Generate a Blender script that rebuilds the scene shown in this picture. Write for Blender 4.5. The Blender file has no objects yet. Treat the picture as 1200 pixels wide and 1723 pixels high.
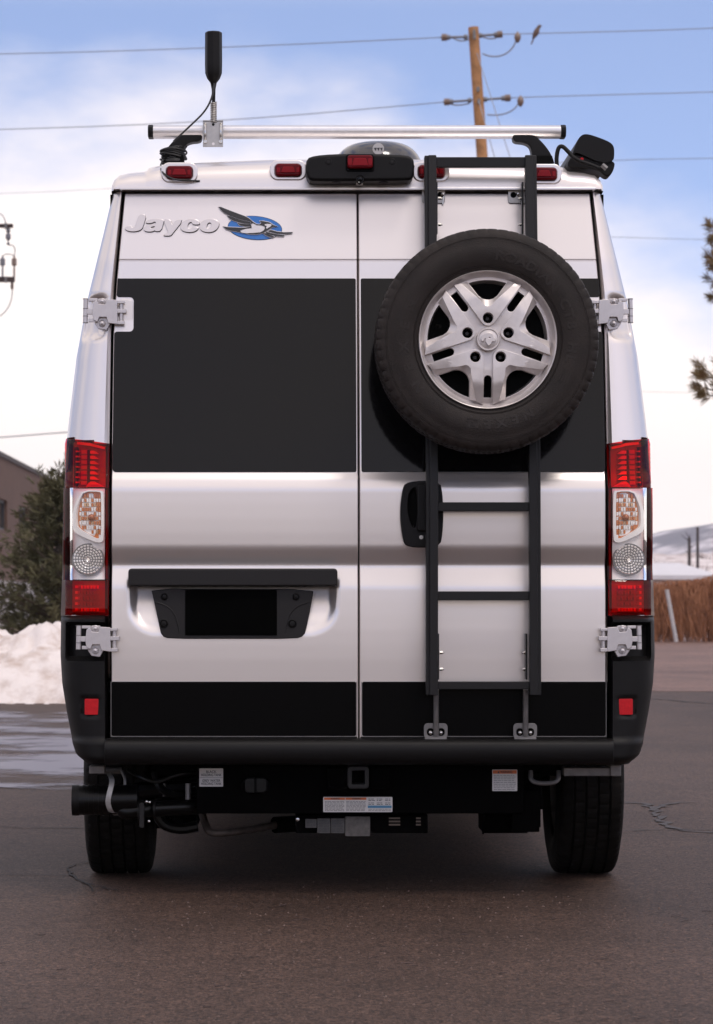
import bpy, bmesh, math, random
import numpy as np
from mathutils import Vector, Matrix, noise

R = math.radians
rnd = random.Random(7)
scene = bpy.context.scene
col = scene.collection

# ------------------------------------------------------------------ camera
F, D0, H, VX, VY, CX = 4675.0, 9.6, 1.05, 470.0, 1000.0, -0.274
cam_d = bpy.data.cameras.new('camera')
cam = bpy.data.objects.new('camera', cam_d)
col.objects.link(cam)
cam.location = (CX, -D0, H)
cam.rotation_euler = (R(90), 0, 0)
cam_d.sensor_fit = 'VERTICAL'
cam_d.sensor_height = 36
cam_d.lens = F / 1723 * 36
cam_d.shift_y = (VY - 861.5) / 1723
cam_d.shift_x = (600 - VX) / 1723
cam_d.clip_start = 0.1
cam_d.clip_end = 20000
cam_d.dof.use_dof = True
cam_d.dof.focus_distance = 9.5
cam_d.dof.aperture_fstop = 9.0
scene.camera = cam

# ------------------------------------------------------------------ world, sun, exposure
SUN_EL, SUN_AZ = R(58), R(150)          # hazy sun high behind the camera, a little to the right
w = bpy.data.worlds.new('World')
scene.world = w
w.use_nodes = True
nt = w.node_tree
N = nt.nodes
L = nt.links
N.clear()
out = N.new('ShaderNodeOutputWorld')
bg = N.new('ShaderNodeBackground')
bg.inputs[1].default_value = 0.15
L.new(bg.outputs[0], out.inputs[0])


def wmath(op, a, b=None, c=None):
    n = N.new('ShaderNodeMath')
    n.operation = op
    for i, v in enumerate((a, b, c)):
        if v is None:
            continue
        if isinstance(v, (int, float)):
            n.inputs[i].default_value = v
        else:
            L.new(v, n.inputs[i])
    return n.outputs[0]


tc = N.new('ShaderNodeTexCoord')
sep = N.new('ShaderNodeSeparateXYZ')
L.new(tc.outputs['Generated'], sep.inputs[0])
zc = wmath('MAXIMUM', sep.outputs[2], 0.0)
comb = N.new('ShaderNodeCombineXYZ')
L.new(sep.outputs[0], comb.inputs[0])
L.new(sep.outputs[1], comb.inputs[1])
L.new(wmath('MULTIPLY_ADD', zc, 2.6, 0.10), comb.inputs[2])
nrm = N.new('ShaderNodeVectorMath')
nrm.operation = 'NORMALIZE'
L.new(comb.outputs[0], nrm.inputs[0])
sky = N.new('ShaderNodeTexSky')
sky.sky_type = 'NISHITA'
sky.sun_disc = False
sky.sun_elevation = SUN_EL
sky.sun_rotation = SUN_AZ
sky.air_density = 1.0
sky.dust_density = 0.4
sky.ozone_density = 3.0
L.new(nrm.outputs[0], sky.inputs[0])
tint = N.new('ShaderNodeMix')
tint.data_type = 'RGBA'
tint.blend_type = 'MULTIPLY'
tint.inputs[0].default_value = 1
L.new(sky.outputs[0], tint.inputs[6])
SKY_TINT = (1.28, 1.13, 1.12, 1)
tint.inputs[7].default_value = SKY_TINT
# cloud bank undulating round the horizon
mp = N.new('ShaderNodeMapping')
mp.inputs['Scale'].default_value = (1, 1, 2.2)
L.new(tc.outputs['Generated'], mp.inputs[0])
n1 = N.new('ShaderNodeTexNoise')
n1.inputs['Scale'].default_value = 17
n1.inputs['Detail'].default_value = 7
n1.inputs['Roughness'].default_value = 0.55
L.new(mp.outputs[0], n1.inputs[0])
xa = wmath('DIVIDE', sep.outputs[0], wmath('ADD', wmath('ABSOLUTE', sep.outputs[1]), 0.3))
bank = wmath('MULTIPLY_ADD', wmath('SINE', wmath('MULTIPLY_ADD', xa, 13.0, -1.2)), -0.046, 0.113)
lim = wmath('ADD', bank, wmath('MULTIPLY', wmath('SUBTRACT', n1.outputs[0], 0.5), 0.065))
mr = N.new('ShaderNodeMapRange')
mr.interpolation_type = 'SMOOTHSTEP'
mr.inputs[1].default_value = -0.045
mr.inputs[2].default_value = 0.028
L.new(wmath('SUBTRACT', lim, zc), mr.inputs[0])
# faint wisps in view; heavy unseen cloud above, added to whiten the light
n2 = N.new('ShaderNodeTexNoise')
n2.inputs['Scale'].default_value = 3.2
n2.inputs['Detail'].default_value = 6
L.new(mp.outputs[0], n2.inputs[0])
mr2 = N.new('ShaderNodeMapRange')
mr2.interpolation_type = 'SMOOTHSTEP'
mr2.inputs[1].default_value = 0.30
mr2.inputs[2].default_value = 0.54
mr2.inputs[4].default_value = 0.92
L.new(n2.outputs[0], mr2.inputs[0])
cm = wmath('MINIMUM', wmath('ADD', mr.outputs[0], wmath('MULTIPLY', mr2.outputs[0], wmath('MINIMUM', wmath('MAXIMUM', wmath('MULTIPLY', wmath('SUBTRACT', zc, 0.20), 9.0), 0.05), 1.0))), 1.0)
mix = N.new('ShaderNodeMix')
mix.data_type = 'RGBA'
L.new(cm, mix.inputs[0])
L.new(tint.outputs[2], mix.inputs[6])
mix.inputs[7].default_value = (5.45, 4.90, 4.65, 1)
L.new(mix.outputs[2], bg.inputs[0])

sd = bpy.data.lights.new('sun', 'SUN')
sun = bpy.data.objects.new('sun', sd)
col.objects.link(sun)
sd.energy = 0.7
sd.angle = R(12)
sd.color = (1.0, 0.93, 0.86)
# direction towards the sun: azimuth measured from +Y
sv = Vector((math.sin(SUN_AZ) * math.cos(SUN_EL), math.cos(SUN_AZ) * math.cos(SUN_EL), math.sin(SUN_EL)))
sun.rotation_euler = sv.to_track_quat('Z', 'Y').to_euler()
sun.location = (0, 30, 40)

scene.view_settings.view_transform = 'Standard'
scene.view_settings.look = 'None'
scene.view_settings.exposure = 0.70
scene.view_settings.gamma = 1
scene.view_settings.use_curve_mapping = False
scene.cycles.max_bounces = 8
scene.cycles.transparent_max_bounces = 16


# ------------------------------------------------------------------ photo measures -> metres
def X(px, y=0.0):
    return CX + (px - VX) / F * (D0 + y)


def Zp(py, y=0.0):
    return H + (VY - py) / F * (D0 + y)


def P(px, py, y=0.0):
    return Vector((X(px, y), y, Zp(py, y)))


# ------------------------------------------------------------------ materials
MATS = {}


def M(name, c, rough=0.5, metal=0.0, coat=0.0, var=0.0, vscale=15.0, bump=0.0, bscale=150.0, spec=0.5, c2=None, coords='Object', rvar=0.0):
    m = bpy.data.materials.new(name)
    m.use_nodes = True
    t = m.node_tree
    b = t.nodes['Principled BSDF']
    b.inputs['Base Color'].default_value = (*c, 1)
    b.inputs['Roughness'].default_value = rough
    b.inputs['Metallic'].default_value = metal
    b.inputs['Coat Weight'].default_value = coat
    b.inputs['Coat Roughness'].default_value = 0.06
    b.inputs['Specular IOR Level'].default_value = spec
    tcn = t.nodes.new('ShaderNodeTexCoord')
    if var > 0 or c2 is not None or rvar > 0:
        no = t.nodes.new('ShaderNodeTexNoise')
        no.inputs['Scale'].default_value = vscale
        no.inputs['Detail'].default_value = 6
        no.inputs['Roughness'].default_value = 0.62
        t.links.new(tcn.outputs[coords], no.inputs[0])
        ra = t.nodes.new('ShaderNodeValToRGB')
        ra.color_ramp.elements[0].position = 0.32
        ra.color_ramp.elements[1].position = 0.68
        lo = tuple(max(0, v * (1 - var)) for v in c)
        hi = tuple(v * (1 + var) for v in c) if c2 is None else c2
        ra.color_ramp.elements[0].color = (*(lo if c2 is None else c), 1)
        ra.color_ramp.elements[1].color = (*hi, 1)
        t.links.new(no.outputs[0], ra.inputs[0])
        if var > 0 or c2 is not None:
            t.links.new(ra.outputs[0], b.inputs['Base Color'])
        if rvar > 0:
            mm = t.nodes.new('ShaderNodeMath')
            mm.operation = 'MULTIPLY_ADD'
            mm.inputs[1].default_value = rvar
            mm.inputs[2].default_value = rough - rvar * 0.5
            t.links.new(no.outputs[0], mm.inputs[0])
            t.links.new(mm.outputs[0], b.inputs['Roughness'])
    if bump > 0:
        nb = t.nodes.new('ShaderNodeTexNoise')
        nb.inputs['Scale'].default_value = bscale
        nb.inputs['Detail'].default_value = 3
        t.links.new(tcn.outputs[coords], nb.inputs[0])
        bu = t.nodes.new('ShaderNodeBump')
        bu.inputs['Strength'].default_value = bump
        bu.inputs['Distance'].default_value = 0.01
        t.links.new(nb.outputs[0], bu.inputs['Height'])
        t.links.new(bu.outputs[0], b.inputs['Normal'])
    MATS[name] = m
    return m


def lens_mat(name, tint, rough=0.05, gloss=0.09):
    """thin coloured plastic: tinted see-through plus a clear reflection"""
    m = bpy.data.materials.new(name)
    m.use_nodes = True
    t = m.node_tree
    t.nodes.clear()
    o = t.nodes.new('ShaderNodeOutputMaterial')
    tr = t.nodes.new('ShaderNodeBsdfTransparent')
    tr.inputs[0].default_value = (*tint, 1)
    gl = t.nodes.new('ShaderNodeBsdfGlossy')
    gl.inputs['Color'].default_value = (1, 1, 1, 1)
    gl.inputs['Roughness'].default_value = rough
    fr = t.nodes.new('ShaderNodeFresnel')
    fr.inputs[0].default_value = 1.45
    mm = t.nodes.new('ShaderNodeMath')
    mm.operation = 'MULTIPLY'
    mm.inputs[1].default_value = gloss / 0.045
    t.links.new(fr.outputs[0], mm.inputs[0])
    mx = t.nodes.new('ShaderNodeMixShader')
    t.links.new(mm.outputs[0], mx.inputs[0])
    t.links.new(tr.outputs[0], mx.inputs[1])
    t.links.new(gl.outputs[0], mx.inputs[2])
    t.links.new(mx.outputs[0], o.inputs[0])
    return m


paint = M('silver_paint', (0.725, 0.675, 0.652), 0.29, 0.78, 0.35)
silver_plain = M('silver_trim', (0.56, 0.525, 0.525), 0.38, 0.7, 0.1, var=0.05, vscale=60)
gloss_black = M('gloss_black_vinyl', (0.003, 0.0026, 0.003), 0.08, 0, 0, rvar=0.04, vscale=4, spec=0.24)
trim_black = M('satin_black_trim', (0.002, 0.0018, 0.0018), 0.35, spec=0.05, rvar=0.08, vscale=6)
plastic = M('black_plastic', (0.0052, 0.0046, 0.0046), 0.46, bump=0.12, bscale=900, spec=0.2, rvar=0.1, vscale=9)
plastic_dk = M('dark_plastic', (0.012, 0.0105, 0.0105), 0.5, bump=0.1, bscale=700, spec=0.28)
seal = M('door_seal_rubber', (0.003, 0.003, 0.003), 0.75, spec=0.08)
ladder_mat = M('ladder_black_powdercoat', (0.0062, 0.0053, 0.0053), 0.40, bump=0.12, bscale=1200, spec=0.3)
steel = M('steel', (0.42, 0.40, 0.38), 0.38, 0.9, var=0.12, vscale=40, rvar=0.2)
dull_steel = M('dull_steel', (0.20, 0.19, 0.185), 0.5, 0.8, var=0.2, vscale=30)
bolt_mat = M('zinc_bolt', (0.55, 0.53, 0.5), 0.25, 1.0)
alu = M('brushed_aluminium', (0.78, 0.755, 0.75), 0.34, 0.75, var=0.04, vscale=35)
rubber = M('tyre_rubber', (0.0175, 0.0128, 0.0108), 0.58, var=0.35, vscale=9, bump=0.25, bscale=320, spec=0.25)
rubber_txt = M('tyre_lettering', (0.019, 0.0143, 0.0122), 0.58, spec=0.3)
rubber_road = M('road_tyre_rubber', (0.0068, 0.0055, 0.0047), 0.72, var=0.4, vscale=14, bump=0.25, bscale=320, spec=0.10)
wheel_mat = M('wheel_alloy', (0.62, 0.57, 0.55), 0.40, 0.6, 0.1, var=0.09, vscale=22, rvar=0.14, bump=0.03, bscale=60)
wheel_dirt = M('wheel_barrel', (0.30, 0.275, 0.26), 0.5, 0.6, var=0.25, vscale=14)
chrome = M('chrome', (0.85, 0.83, 0.82), 0.12, 1.0)
refl_mat = M('lamp_reflector', (0.93, 0.89, 0.86), 0.28, 0.35)
M('reflection_white', (0.93, 0.90, 0.87), 0.3, 0.0)  # flat white painted in place of chrome's sky reflection
amber_ref = M('amber_reflector', (0.60, 0.20, 0.065), 0.28, 0.35)
M('amber_pale', (0.66, 0.42, 0.25), 0.25, 0.6)
amber = M('amber_bulb', (0.32, 0.09, 0.03), 0.15, 0.2)
lamp_dark = M('lamp_housing', (0.055, 0.007, 0.009), 0.3, 0.2)
M('tail_red_mid', (0.62, 0.10, 0.09), 0.35, 0.2)
red_ref = M('red_reflector', (0.92, 0.30, 0.26), 0.3, 0.35)
red_lens = lens_mat('red_lens', (0.95, 0.03, 0.04), gloss=0.02)
smoke_red_lens = lens_mat('dark_red_lens', (0.45, 0.012, 0.02), gloss=0.02)
clear_lens = lens_mat('clear_lens', (0.97, 0.96, 0.95), gloss=0.05)
red_plastic = M('red_reflector_plastic', (0.46, 0.012, 0.018), 0.3, 0, 0.0, spec=.15, var=0.15, vscale=90)
marker_red = M('marker_lens', (0.11, 0.003, 0.006), 0.16, 0, 0.0, spec=.12)
marker_core = M('marker_lens_core', (0.22, 0.007, 0.012), 0.2, 0, 0.0, spec=.12)
letter_mat = M('letter_silver', (0.60, 0.56, 0.555), 0.34, 0.8)
letter_edge = M('letter_edge', (0.10, 0.092, 0.092), 0.4, 0.2)
blue = M('emblem_blue', (0.022, 0.16, 0.50), 0.35)
emb_black = M('emblem_black', (0.018, 0.017, 0.019), 0.35)
emb_white = M('emblem_white', (0.72, 0.69, 0.70), 0.35)
sticker = M('sticker_white', (0.62, 0.60, 0.58), 0.45, var=0.05, vscale=30)
ink = M('sticker_ink', (0.04, 0.04, 0.045), 0.5)
ink_grey = M('sticker_small_print', (0.22, 0.21, 0.21), 0.5)
orange_ink = M('sticker_orange', (0.62, 0.14, 0.03), 0.5)
blue_ink = M('sticker_blue', (0.05, 0.20, 0.36), 0.5)
plate_black = M('plate_black', (0.0012, 0.0012, 0.0012), 0.9, spec=0.03)
under = M('underbody_black', (0.0014, 0.0012, 0.0012), 0.7, spec=0.02, var=0.3, vscale=12)
hose_black = M('hose_black', (0.0022, 0.002, 0.002), 0.30, spec=0.22)
rust = M('rusty_steel', (0.05, 0.038, 0.03), 0.6, 0.4, c2=(0.12, 0.095, 0.08), vscale=18)
dome_mat = M('smoked_dome', (0.030, 0.029, 0.033), 0.16, 0, 0.4, spec=0.6)
glass_dark = M('windscreen_glass', (0.01, 0.011, 0.012), 0.05, spec=0.6)
cable_mat = M('cable_black', (0.008, 0.008, 0.008), 0.45)
darkwood = M('dark_crossarm_wood', (0.055, 0.038, 0.036), 0.8, var=.3, vscale=6)


# ------------------------------------------------------------------ mesh builder
ORG = {}


class MB:
    def __init__(self):
        self.v, self.f = [], []

    def add(self, vs, fs):
        o = len(self.v)
        self.v += [tuple(p) for p in vs]
        self.f += [tuple(i + o for i in q) for q in fs]
        return self

    def box(self, x0, x1, y0, y1, z0, z1):
        vs = [(x, y, z) for z in (z0, z1) for y in (y0, y1) for x in (x0, x1)]
        return self.add(vs, [(0, 2, 3, 1), (4, 5, 7, 6), (0, 1, 5, 4), (2, 6, 7, 3), (0, 4, 6, 2), (1, 3, 7, 5)])

    def prism(self, ol, yf, yb):
        """outline (x,z) counter-clockwise seen from the camera; yf / yb number or f(x,z)"""
        n = len(ol)
        g = lambda q, x, z: q(x, z) if callable(q) else q
        vs = [(x, g(yf, x, z), z) for x, z in ol] + [(x, g(yb, x, z), z) for x, z in ol]
        fs = [tuple(range(n)), tuple(range(2 * n - 1, n - 1, -1))]
        for i in range(n):
            j = (i + 1) % n
            fs.append((i, i + n, j + n, j))
        return self.add(vs, fs)

    def grid(self, rows, close=False):
        m = len(rows[0])
        vs = [p for r in rows for p in r]
        fs = []
        for i in range(len(rows) - 1):
            for j in range(m if close else m - 1):
                k = (j + 1) % m
                fs.append((i * m + j, i * m + k, (i + 1) * m + k, (i + 1) * m + j))
        return self.add(vs, fs)

    def tube(self, pts, r, seg=10, caps=True):
        pts = [Vector(p) for p in pts]
        rows = []
        up = None
        for i, p in enumerate(pts):
            d = (pts[min(i + 1, len(pts) - 1)] - pts[max(i - 1, 0)]).normalized()
            if up is None:
                up = Vector((0, 0, 1)) if abs(d.z) < 0.9 else Vector((0, 1, 0))
            a = d.cross(up)
            if a.length < 1e-4:
                a = d.cross(Vector((1, 0.3, 0)))
            a.normalize()
            b = a.cross(d).normalized()
            up = b
            rr = r[i] if isinstance(r, (list, tuple)) else r
            rows.append([p + (a * math.cos(t) + b * math.sin(t)) * rr for t in [2 * math.pi * k / seg for k in range(seg)]])
        o = len(self.v)
        self.grid(rows, True)
        if caps:
            n = len(rows)
            self.f.append(tuple(o + k for k in range(seg)))
            self.f.append(tuple(o + (n - 1) * seg + k for k in range(seg - 1, -1, -1)))
        return self

    def lathe(self, prof, c, seg=48, axis='y', rad=None, cap=False):
        """prof: list of (a, r): a along axis from c; rad(k, i, r) optionally changes the radius"""
        rows = []
        for i, (a, r) in enumerate(prof):
            row = []
            for k in range(seg):
                t = 2 * math.pi * k / seg
                q = rad(k, i, r) if rad else r
                u, v = q * math.cos(t), q * math.sin(t)
                row.append({'y': (c[0] + u, c[1] + a, c[2] + v), 'x': (c[0] + a, c[1] + u, c[2] + v), 'z': (c[0] + u, c[1] + v, c[2] + a)}[axis])
            rows.append(row)
        o = len(self.v)
        self.grid(rows, True)
        if cap:
            self.f.append(tuple(o + k for k in range(seg)))
            self.f.append(tuple(o + (len(rows) - 1) * seg + k for k in range(seg)))
        return self

    def build(self, name, mat, parent=None, smooth=35, bevel=0.0, bseg=2):
        v = np.array(self.v, dtype=float)
        c = (v.min(0) + v.max(0)) / 2
        if parent is None:
            c[2] = v[:, 2].min()
        me = bpy.data.meshes.new(name)
        me.from_pydata((v - c).tolist(), [], self.f)
        bm = bmesh.new()
        bm.from_mesh(me)
        if len(bm.faces) < 60000:
            bmesh.ops.recalc_face_normals(bm, faces=bm.faces)
        bm.to_mesh(me)
        bm.free()
        if smooth:
            me.shade_smooth()
            if smooth < 180:
                me.set_sharp_from_angle(angle=R(smooth))
        o = bpy.data.objects.new(name, me)
        col.objects.link(o)
        me.materials.append(mat)
        if bevel > 0:
            b = o.modifiers.new('bevel', 'BEVEL')
            b.width = bevel
            b.segments = bseg
            b.limit_method = 'ANGLE'
            b.angle_limit = R(40)
            b.harden_normals = True
        po = Vector((0, 0, 0))
        if parent is not None:
            o.parent = parent
            po = ORG[parent.name]
        c = Vector(c)
        o.location = c - po
        ORG[o.name] = c
        return o


def thing(name, label, cat, loc, group=None):
    o = bpy.data.objects.new(name, None)
    col.objects.link(o)
    o.location = loc
    o.empty_display_size = 0.2
    ORG[o.name] = Vector(loc)
    return tag(o, label, cat, group)


def tag(o, label, cat, group=None, kind=None):
    o['label'] = label
    o['category'] = cat
    if group:
        o['group'] = group
    if kind:
        o['kind'] = kind
    return o


def struct(o):
    o['kind'] = 'structure'
    return o


def part_root(name, loc, parent):
    o = bpy.data.objects.new(name, None)
    col.objects.link(o)
    o.parent = parent
    o.location = Vector(loc) - ORG[parent.name]
    ORG[o.name] = Vector(loc)
    return o


def rrect(x0, x1, z0, z1, r, n=4):
    r = min(r, (x1 - x0) / 2 - 1e-5, (z1 - z0) / 2 - 1e-5)
    o = []
    for cx, cz, a in ((x1 - r, z0 + r, -90), (x1 - r, z1 - r, 0), (x0 + r, z1 - r, 90), (x0 + r, z0 + r, 180)):
        for k in range(n + 1):
            t = R(a + 90 * k / n)
            o.append((cx + r * math.cos(t), cz + r * math.sin(t)))
    return o


def pxrect(px0, px1, py0, py1, y, rpx=0, n=4):
    return rrect(X(px0, y), X(px1, y), Zp(py1, y), Zp(py0, y), max(rpx, 0.01) / F * (D0 + y), n)


def pxpoly(pts, y):
    return [(X(a, y), Zp(b, y)) for a, b in pts]


def ccw(ol):
    a = sum(ol[i][0] * ol[(i + 1) % len(ol)][1] - ol[(i + 1) % len(ol)][0] * ol[i][1] for i in range(len(ol)))
    return ol if a > 0 else ol[::-1]


def smooth_poly(pts, it=2):
    for _ in range(it):
        q = []
        for i in range(len(pts)):
            a, b = pts[i], pts[(i + 1) % len(pts)]
            q.append(tuple(a[k] * 0.75 + b[k] * 0.25 for k in range(len(a))))
            q.append(tuple(a[k] * 0.25 + b[k] * 0.75 for k in range(len(a))))
        pts = q
    return pts


def smooth_path(pts, it=3):
    pts = [Vector(p) for p in pts]
    for _ in range(it):
        q = [pts[0]]
        for a, b in zip(pts, pts[1:]):
            q += [a * 0.75 + b * 0.25, a * 0.25 + b * 0.75]
        q.append(pts[-1])
        pts = q
    return pts


def curve_geo(polys, extrude, bevel=0.0, bres=1):
    """2D filled outline (first outer, others holes) -> verts, faces"""
    cu = bpy.data.curves.new('outline', 'CURVE')
    cu.dimensions = '2D'
    cu.fill_mode = 'BOTH'
    cu.extrude = extrude
    cu.bevel_depth = bevel
    cu.bevel_resolution = bres
    for p in polys:
        s = cu.splines.new('POLY')
        s.points.add(len(p) - 1)
        for i, (a, b) in enumerate(p):
            s.points[i].co = (a, b, 0, 1)
        s.use_cyclic_u = True
    return _take(cu)


def text_geo(body, size, shear=0.0, offset=0.0, extrude=0.0, bevel=0.0, spacing=1.0, align='LEFT'):
    cu = bpy.data.curves.new('words', 'FONT')
    cu.body = body
    cu.size = size
    cu.shear = shear
    cu.offset = offset
    cu.extrude = extrude
    cu.bevel_depth = bevel
    cu.space_character = spacing
    cu.align_x = align
    cu.resolution_u = 4
    return _take(cu)


def _take(cu):
    o = bpy.data.objects.new('tmp', cu)
    col.objects.link(o)
    dg = bpy.context.evaluated_depsgraph_get()
    me = bpy.data.meshes.new_from_object(o.evaluated_get(dg), depsgraph=dg)
    vs = [v.co.copy() for v in me.vertices]
    fs = [tuple(p.vertices) for p in me.polygons]
    bpy.data.objects.remove(o)
    bpy.data.curves.remove(cu)
    bpy.data.meshes.remove(me)
    return vs, fs


# ================================================================== THE VAN
van = thing('camper_van', 'silver high-roof camper van seen from behind with two black-panelled rear doors', 'camper van', (0, 0, 0))

_pk = [(1300, .0), (1240, 0), (1150, -.0015), (1110, -.0030), (1085, -.0034), (1060, -.0034), (1035, -.0030), (1010, -.0022), (987, -.0010), (951, .019), (922, -.0020), (897, -.0033), (872, -.0040), (847, -.0042), (822, -.0038), (806, .006), (796, .020), (786, .025), (468, .110), (437, .116), (312, .160), (250, .185)]
_zk = sorted((Zp(a, y), y) for a, y in _pk)
_zz = np.array([k[0] for k in _zk])
_yy = np.array([k[1] for k in _zk])


def Yd(z):
    s = 0.0
    for d, q in ((-.010, .15), (-.005, .2), (0, .3), (.005, .2), (.010, .15)):
        s += q * float(np.interp(z + d, _zz, _yy))
    return s


def zr(py):
    y = 0.0
    for _ in range(4):
        z = Zp(py, y)
        y = Yd(z)
    return z


def prof(tab):
    zs = np.array([t[0] for t in tab][::-1])
    vs = np.array([t[1] for t in tab][::-1])
    return lambda z: float(np.interp(z, zs, vs))


W = prof([(2.463, .866), (2.283, .907), (2.075, .956), (1.88, .990), (1.67, 1.013), (1.59, 1.021), (1.34, 1.031), (1.05, 1.036), (0.97, 1.039), (.84, 1.041), (.74, 1.035), (.64, 1.019), (.53, .997), (.47, .978)])
De = prof([(2.463, .822), (2.14, .848), (1.95, .858), (1.6, .860), (0.5, .861)])
SN, SR = 2.7, 0.15


def pillar(s, z, t, off=0.0, R_=SR, de=None, yd=None):
    """point on the rear corner: t 0 at the door edge .. 1 on the flank; off pushes it outwards"""
    d, w_ = (De(z) if de is None else de), W(z)
    a = t * math.pi / 2
    u, v = math.sin(a) ** (2 / SN), math.cos(a) ** (2 / SN)
    y0 = Yd(z) if yd is None else yd
    nx, ny = u ** (SN - 1) / (w_ - d), -(v ** (SN - 1)) / R_
    l = math.hypot(nx, ny)
    return Vector((s * (d + (w_ - d) * u + off * nx / l), y0 + R_ * (1 - v) + off * ny / l, z))


def t_of(x, z):
    u = min(max((abs(x) - De(z)) / (W(z) - De(z)), 0.0), 1.0)
    return math.asin(u ** (SN / 2)) / (math.pi / 2)


def on_pillar(s, px, py, off):
    """a point of the left lamp / pillar measured in the photo, laid on the corner surface (s mirrors it)"""
    z = Zp(py, 0.03)
    x = X(px, 0.03)
    for _ in range(3):
        p = pillar(-1, z, t_of(x, z), 0)
        z = Zp(py, p.y)
        x = X(px, p.y)
    return pillar(s, z, t_of(x, z), off)


def sstep(a, b, x):
    t = min(max((x - a) / (b - a), 0), 1)
    return t * t * (3 - 2 * t)


TLz0, TLz1 = Zp(1036, .03), Zp(733, .05)

# --- body shell
body = MB()
zs = sorted(set([round(TLz0 + .01 + i * .012, 4) for i in range(125)] + [TLz0 - .001, TLz0 + .003]))
zs = [z for z in zs if z < 2.462] + [2.463]


def tl_top(t):
    return Zp(737 + 14 * (1 - t) ** 2 * 1.0, .05)


for s in (-1, 1):
    rows = []
    for z in zs:
        row = []
        d = De(z)
        row.append((s * (d + .004), Yd(z) + .09, z))
        row.append((s * (d + .004), Yd(z) + .012, z))
        for k in range(1, 27):
            t = k / 26
            p = pillar(s, z, max(t, .02), 0)
            # hinge pocket pressed into the pillar
            fz = sstep(Zp(572, .1), Zp(560, .1), z) * (1 - sstep(Zp(506, .1), Zp(494, .1), z))
            fx = sstep(.02, .22, t) * (1 - sstep(.50, .72, t))
            p.y += .026 * fz * fx
            # socket behind the tail lamp
            if TLz0 < z < tl_top(t) and t < .92:
                p.y += .05
                p.x -= s * .02 * (t > .5)
            row.append(tuple(p))
        rows.append(row)
    body.grid(rows)
# --- flanks, with wheel arches
ys = [.0 + SR + i * .06 for i in range(30)] + [2.1 + i * .15 for i in range(16)] + [4.45 + i * .12 for i in range(14)]


def zbot(y):
    b = .485
    for yc in (.89, 4.95):
        if abs(y - yc) < .47:
            b = max(b, .33 + math.sqrt(.47 ** 2 - (y - yc) ** 2))
    return b


def ztop(y):
    return float(np.interp(y, [0, 4.4, 4.7, 5.25, 5.9, 6.02, 6.1], [2.463, 2.463, 2.3, 1.5, 1.12, .95, .6]))


for s in (-1, 1):
    rows = []
    for y in ys:
        a, b = zbot(y), max(ztop(y), zbot(y) + .02)
        nar = 1 - .10 * sstep(5.0, 6.1, y)
        rows.append([(s * (W(a + (b - a) * k / 40) - .004) * nar, y + (Yd(a + (b - a) * k / 40) if y < .9 else 0), a + (b - a) * k / 40) for k in range(41)])
    body.grid(rows)
# --- roof
sec = [(.866, 2.463), (.864, 2.492), (.856, 2.516), (.838, 2.535), (.80, 2.5445), (.752, 2.549), (.742, 2.553), (.734, 2.564), (.70, 2.572), (.55, 2.584), (.3, 2.594)]
full = [(-x, z) for x, z in sec] + [(0, 2.597)] + [(x, z) for x, z in sec[::-1]]
rows = []
for k in range(0, 13):
    a = k / 12 * math.pi / 2
    q = math.sin(a) ** (2 / 3.2)
    dy = (1 - math.cos(a) ** (2 / 3.2)) * .24
    rows.append([(x * (1 - .012 * (1 - q)), .128 + dy, 2.4695 + (z - 2.4695) * q if z > 2.4695 else z) for x, z in full])
rows.insert(0, [(x * .985, .175, 2.4685) for x, z in full])
for y in (.8, 1.5, 2.5, 3.5, 4.3, 4.45):
    rows.append([(x, y, z) for x, z in full])
for y in [4.5 + .1 * i for i in range(17)]:
    f = ztop(y) - 2.463
    nar = 1 - .10 * sstep(5.0, 6.1, y)
    rows.append([(x / .866 * W(max(ztop(y), .84)) * nar, y, z + f) for x, z in full])
body.grid(rows)
body.build('body', paint, van, smooth=38)

# dark jamb right behind the doors, floor pan
j = MB()
j.box(-.87, .87, .20, .24, .50, 2.46)
j.build('door_seal', seal, van)
u = MB()
u.box(-.72, .72, .35, 5.6, .40, .60)
u.box(-.98, .98, .25, 5.9, .62, .70)
u.build('underbody', under, van)
ws = MB()
ws.grid([[(-.80, 4.74, 2.27), (.80, 4.74, 2.27)], [(-.90, 5.22, 1.60), (.90, 5.22, 1.60)]])
for i, p in enumerate(ws.v):
    ws.v[i] = (p[0], p[1] + .03, p[2] + .06)
ws.build('windscreen', glass_dark, van)

# --- gutter lip over the doors
gl = MB()
gl.prism(rrect(-.834, .834, 2.4645, 2.4745, .004, 2), .118, .16)
gl.build('gutter_lip', paint, van, bevel=.002)


# --- rear doors
def sd_rr(x, z, x0, x1, z0, z1, r):
    cx, cz, hx, hz = (x0 + x1) / 2, (z0 + z1) / 2, (x1 - x0) / 2 - r, (z1 - z0) / 2 - r
    dx, dz = abs(x - cx) - hx, abs(z - cz) - hz
    return math.hypot(max(dx, 0), max(dz, 0)) + min(max(dx, dz), 0) - r


rec = (X(216), X(569), Zp(1069), Zp(900), X(217 + 48) - X(217))
zline = zr(437.5)


def door_y(x, z):
    y = Yd(z)
    if x < 0:
        d = sd_rr(x, z, *rec)
        if d < .012 and z < Zp(974):
            y += (.006 + .040 * sstep(Zp(1066), Zp(985), z)) * sstep(.003, -.034, d)
    y += .011 * max(0, 1 - abs(z - zline) / .0035)
    return y


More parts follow.
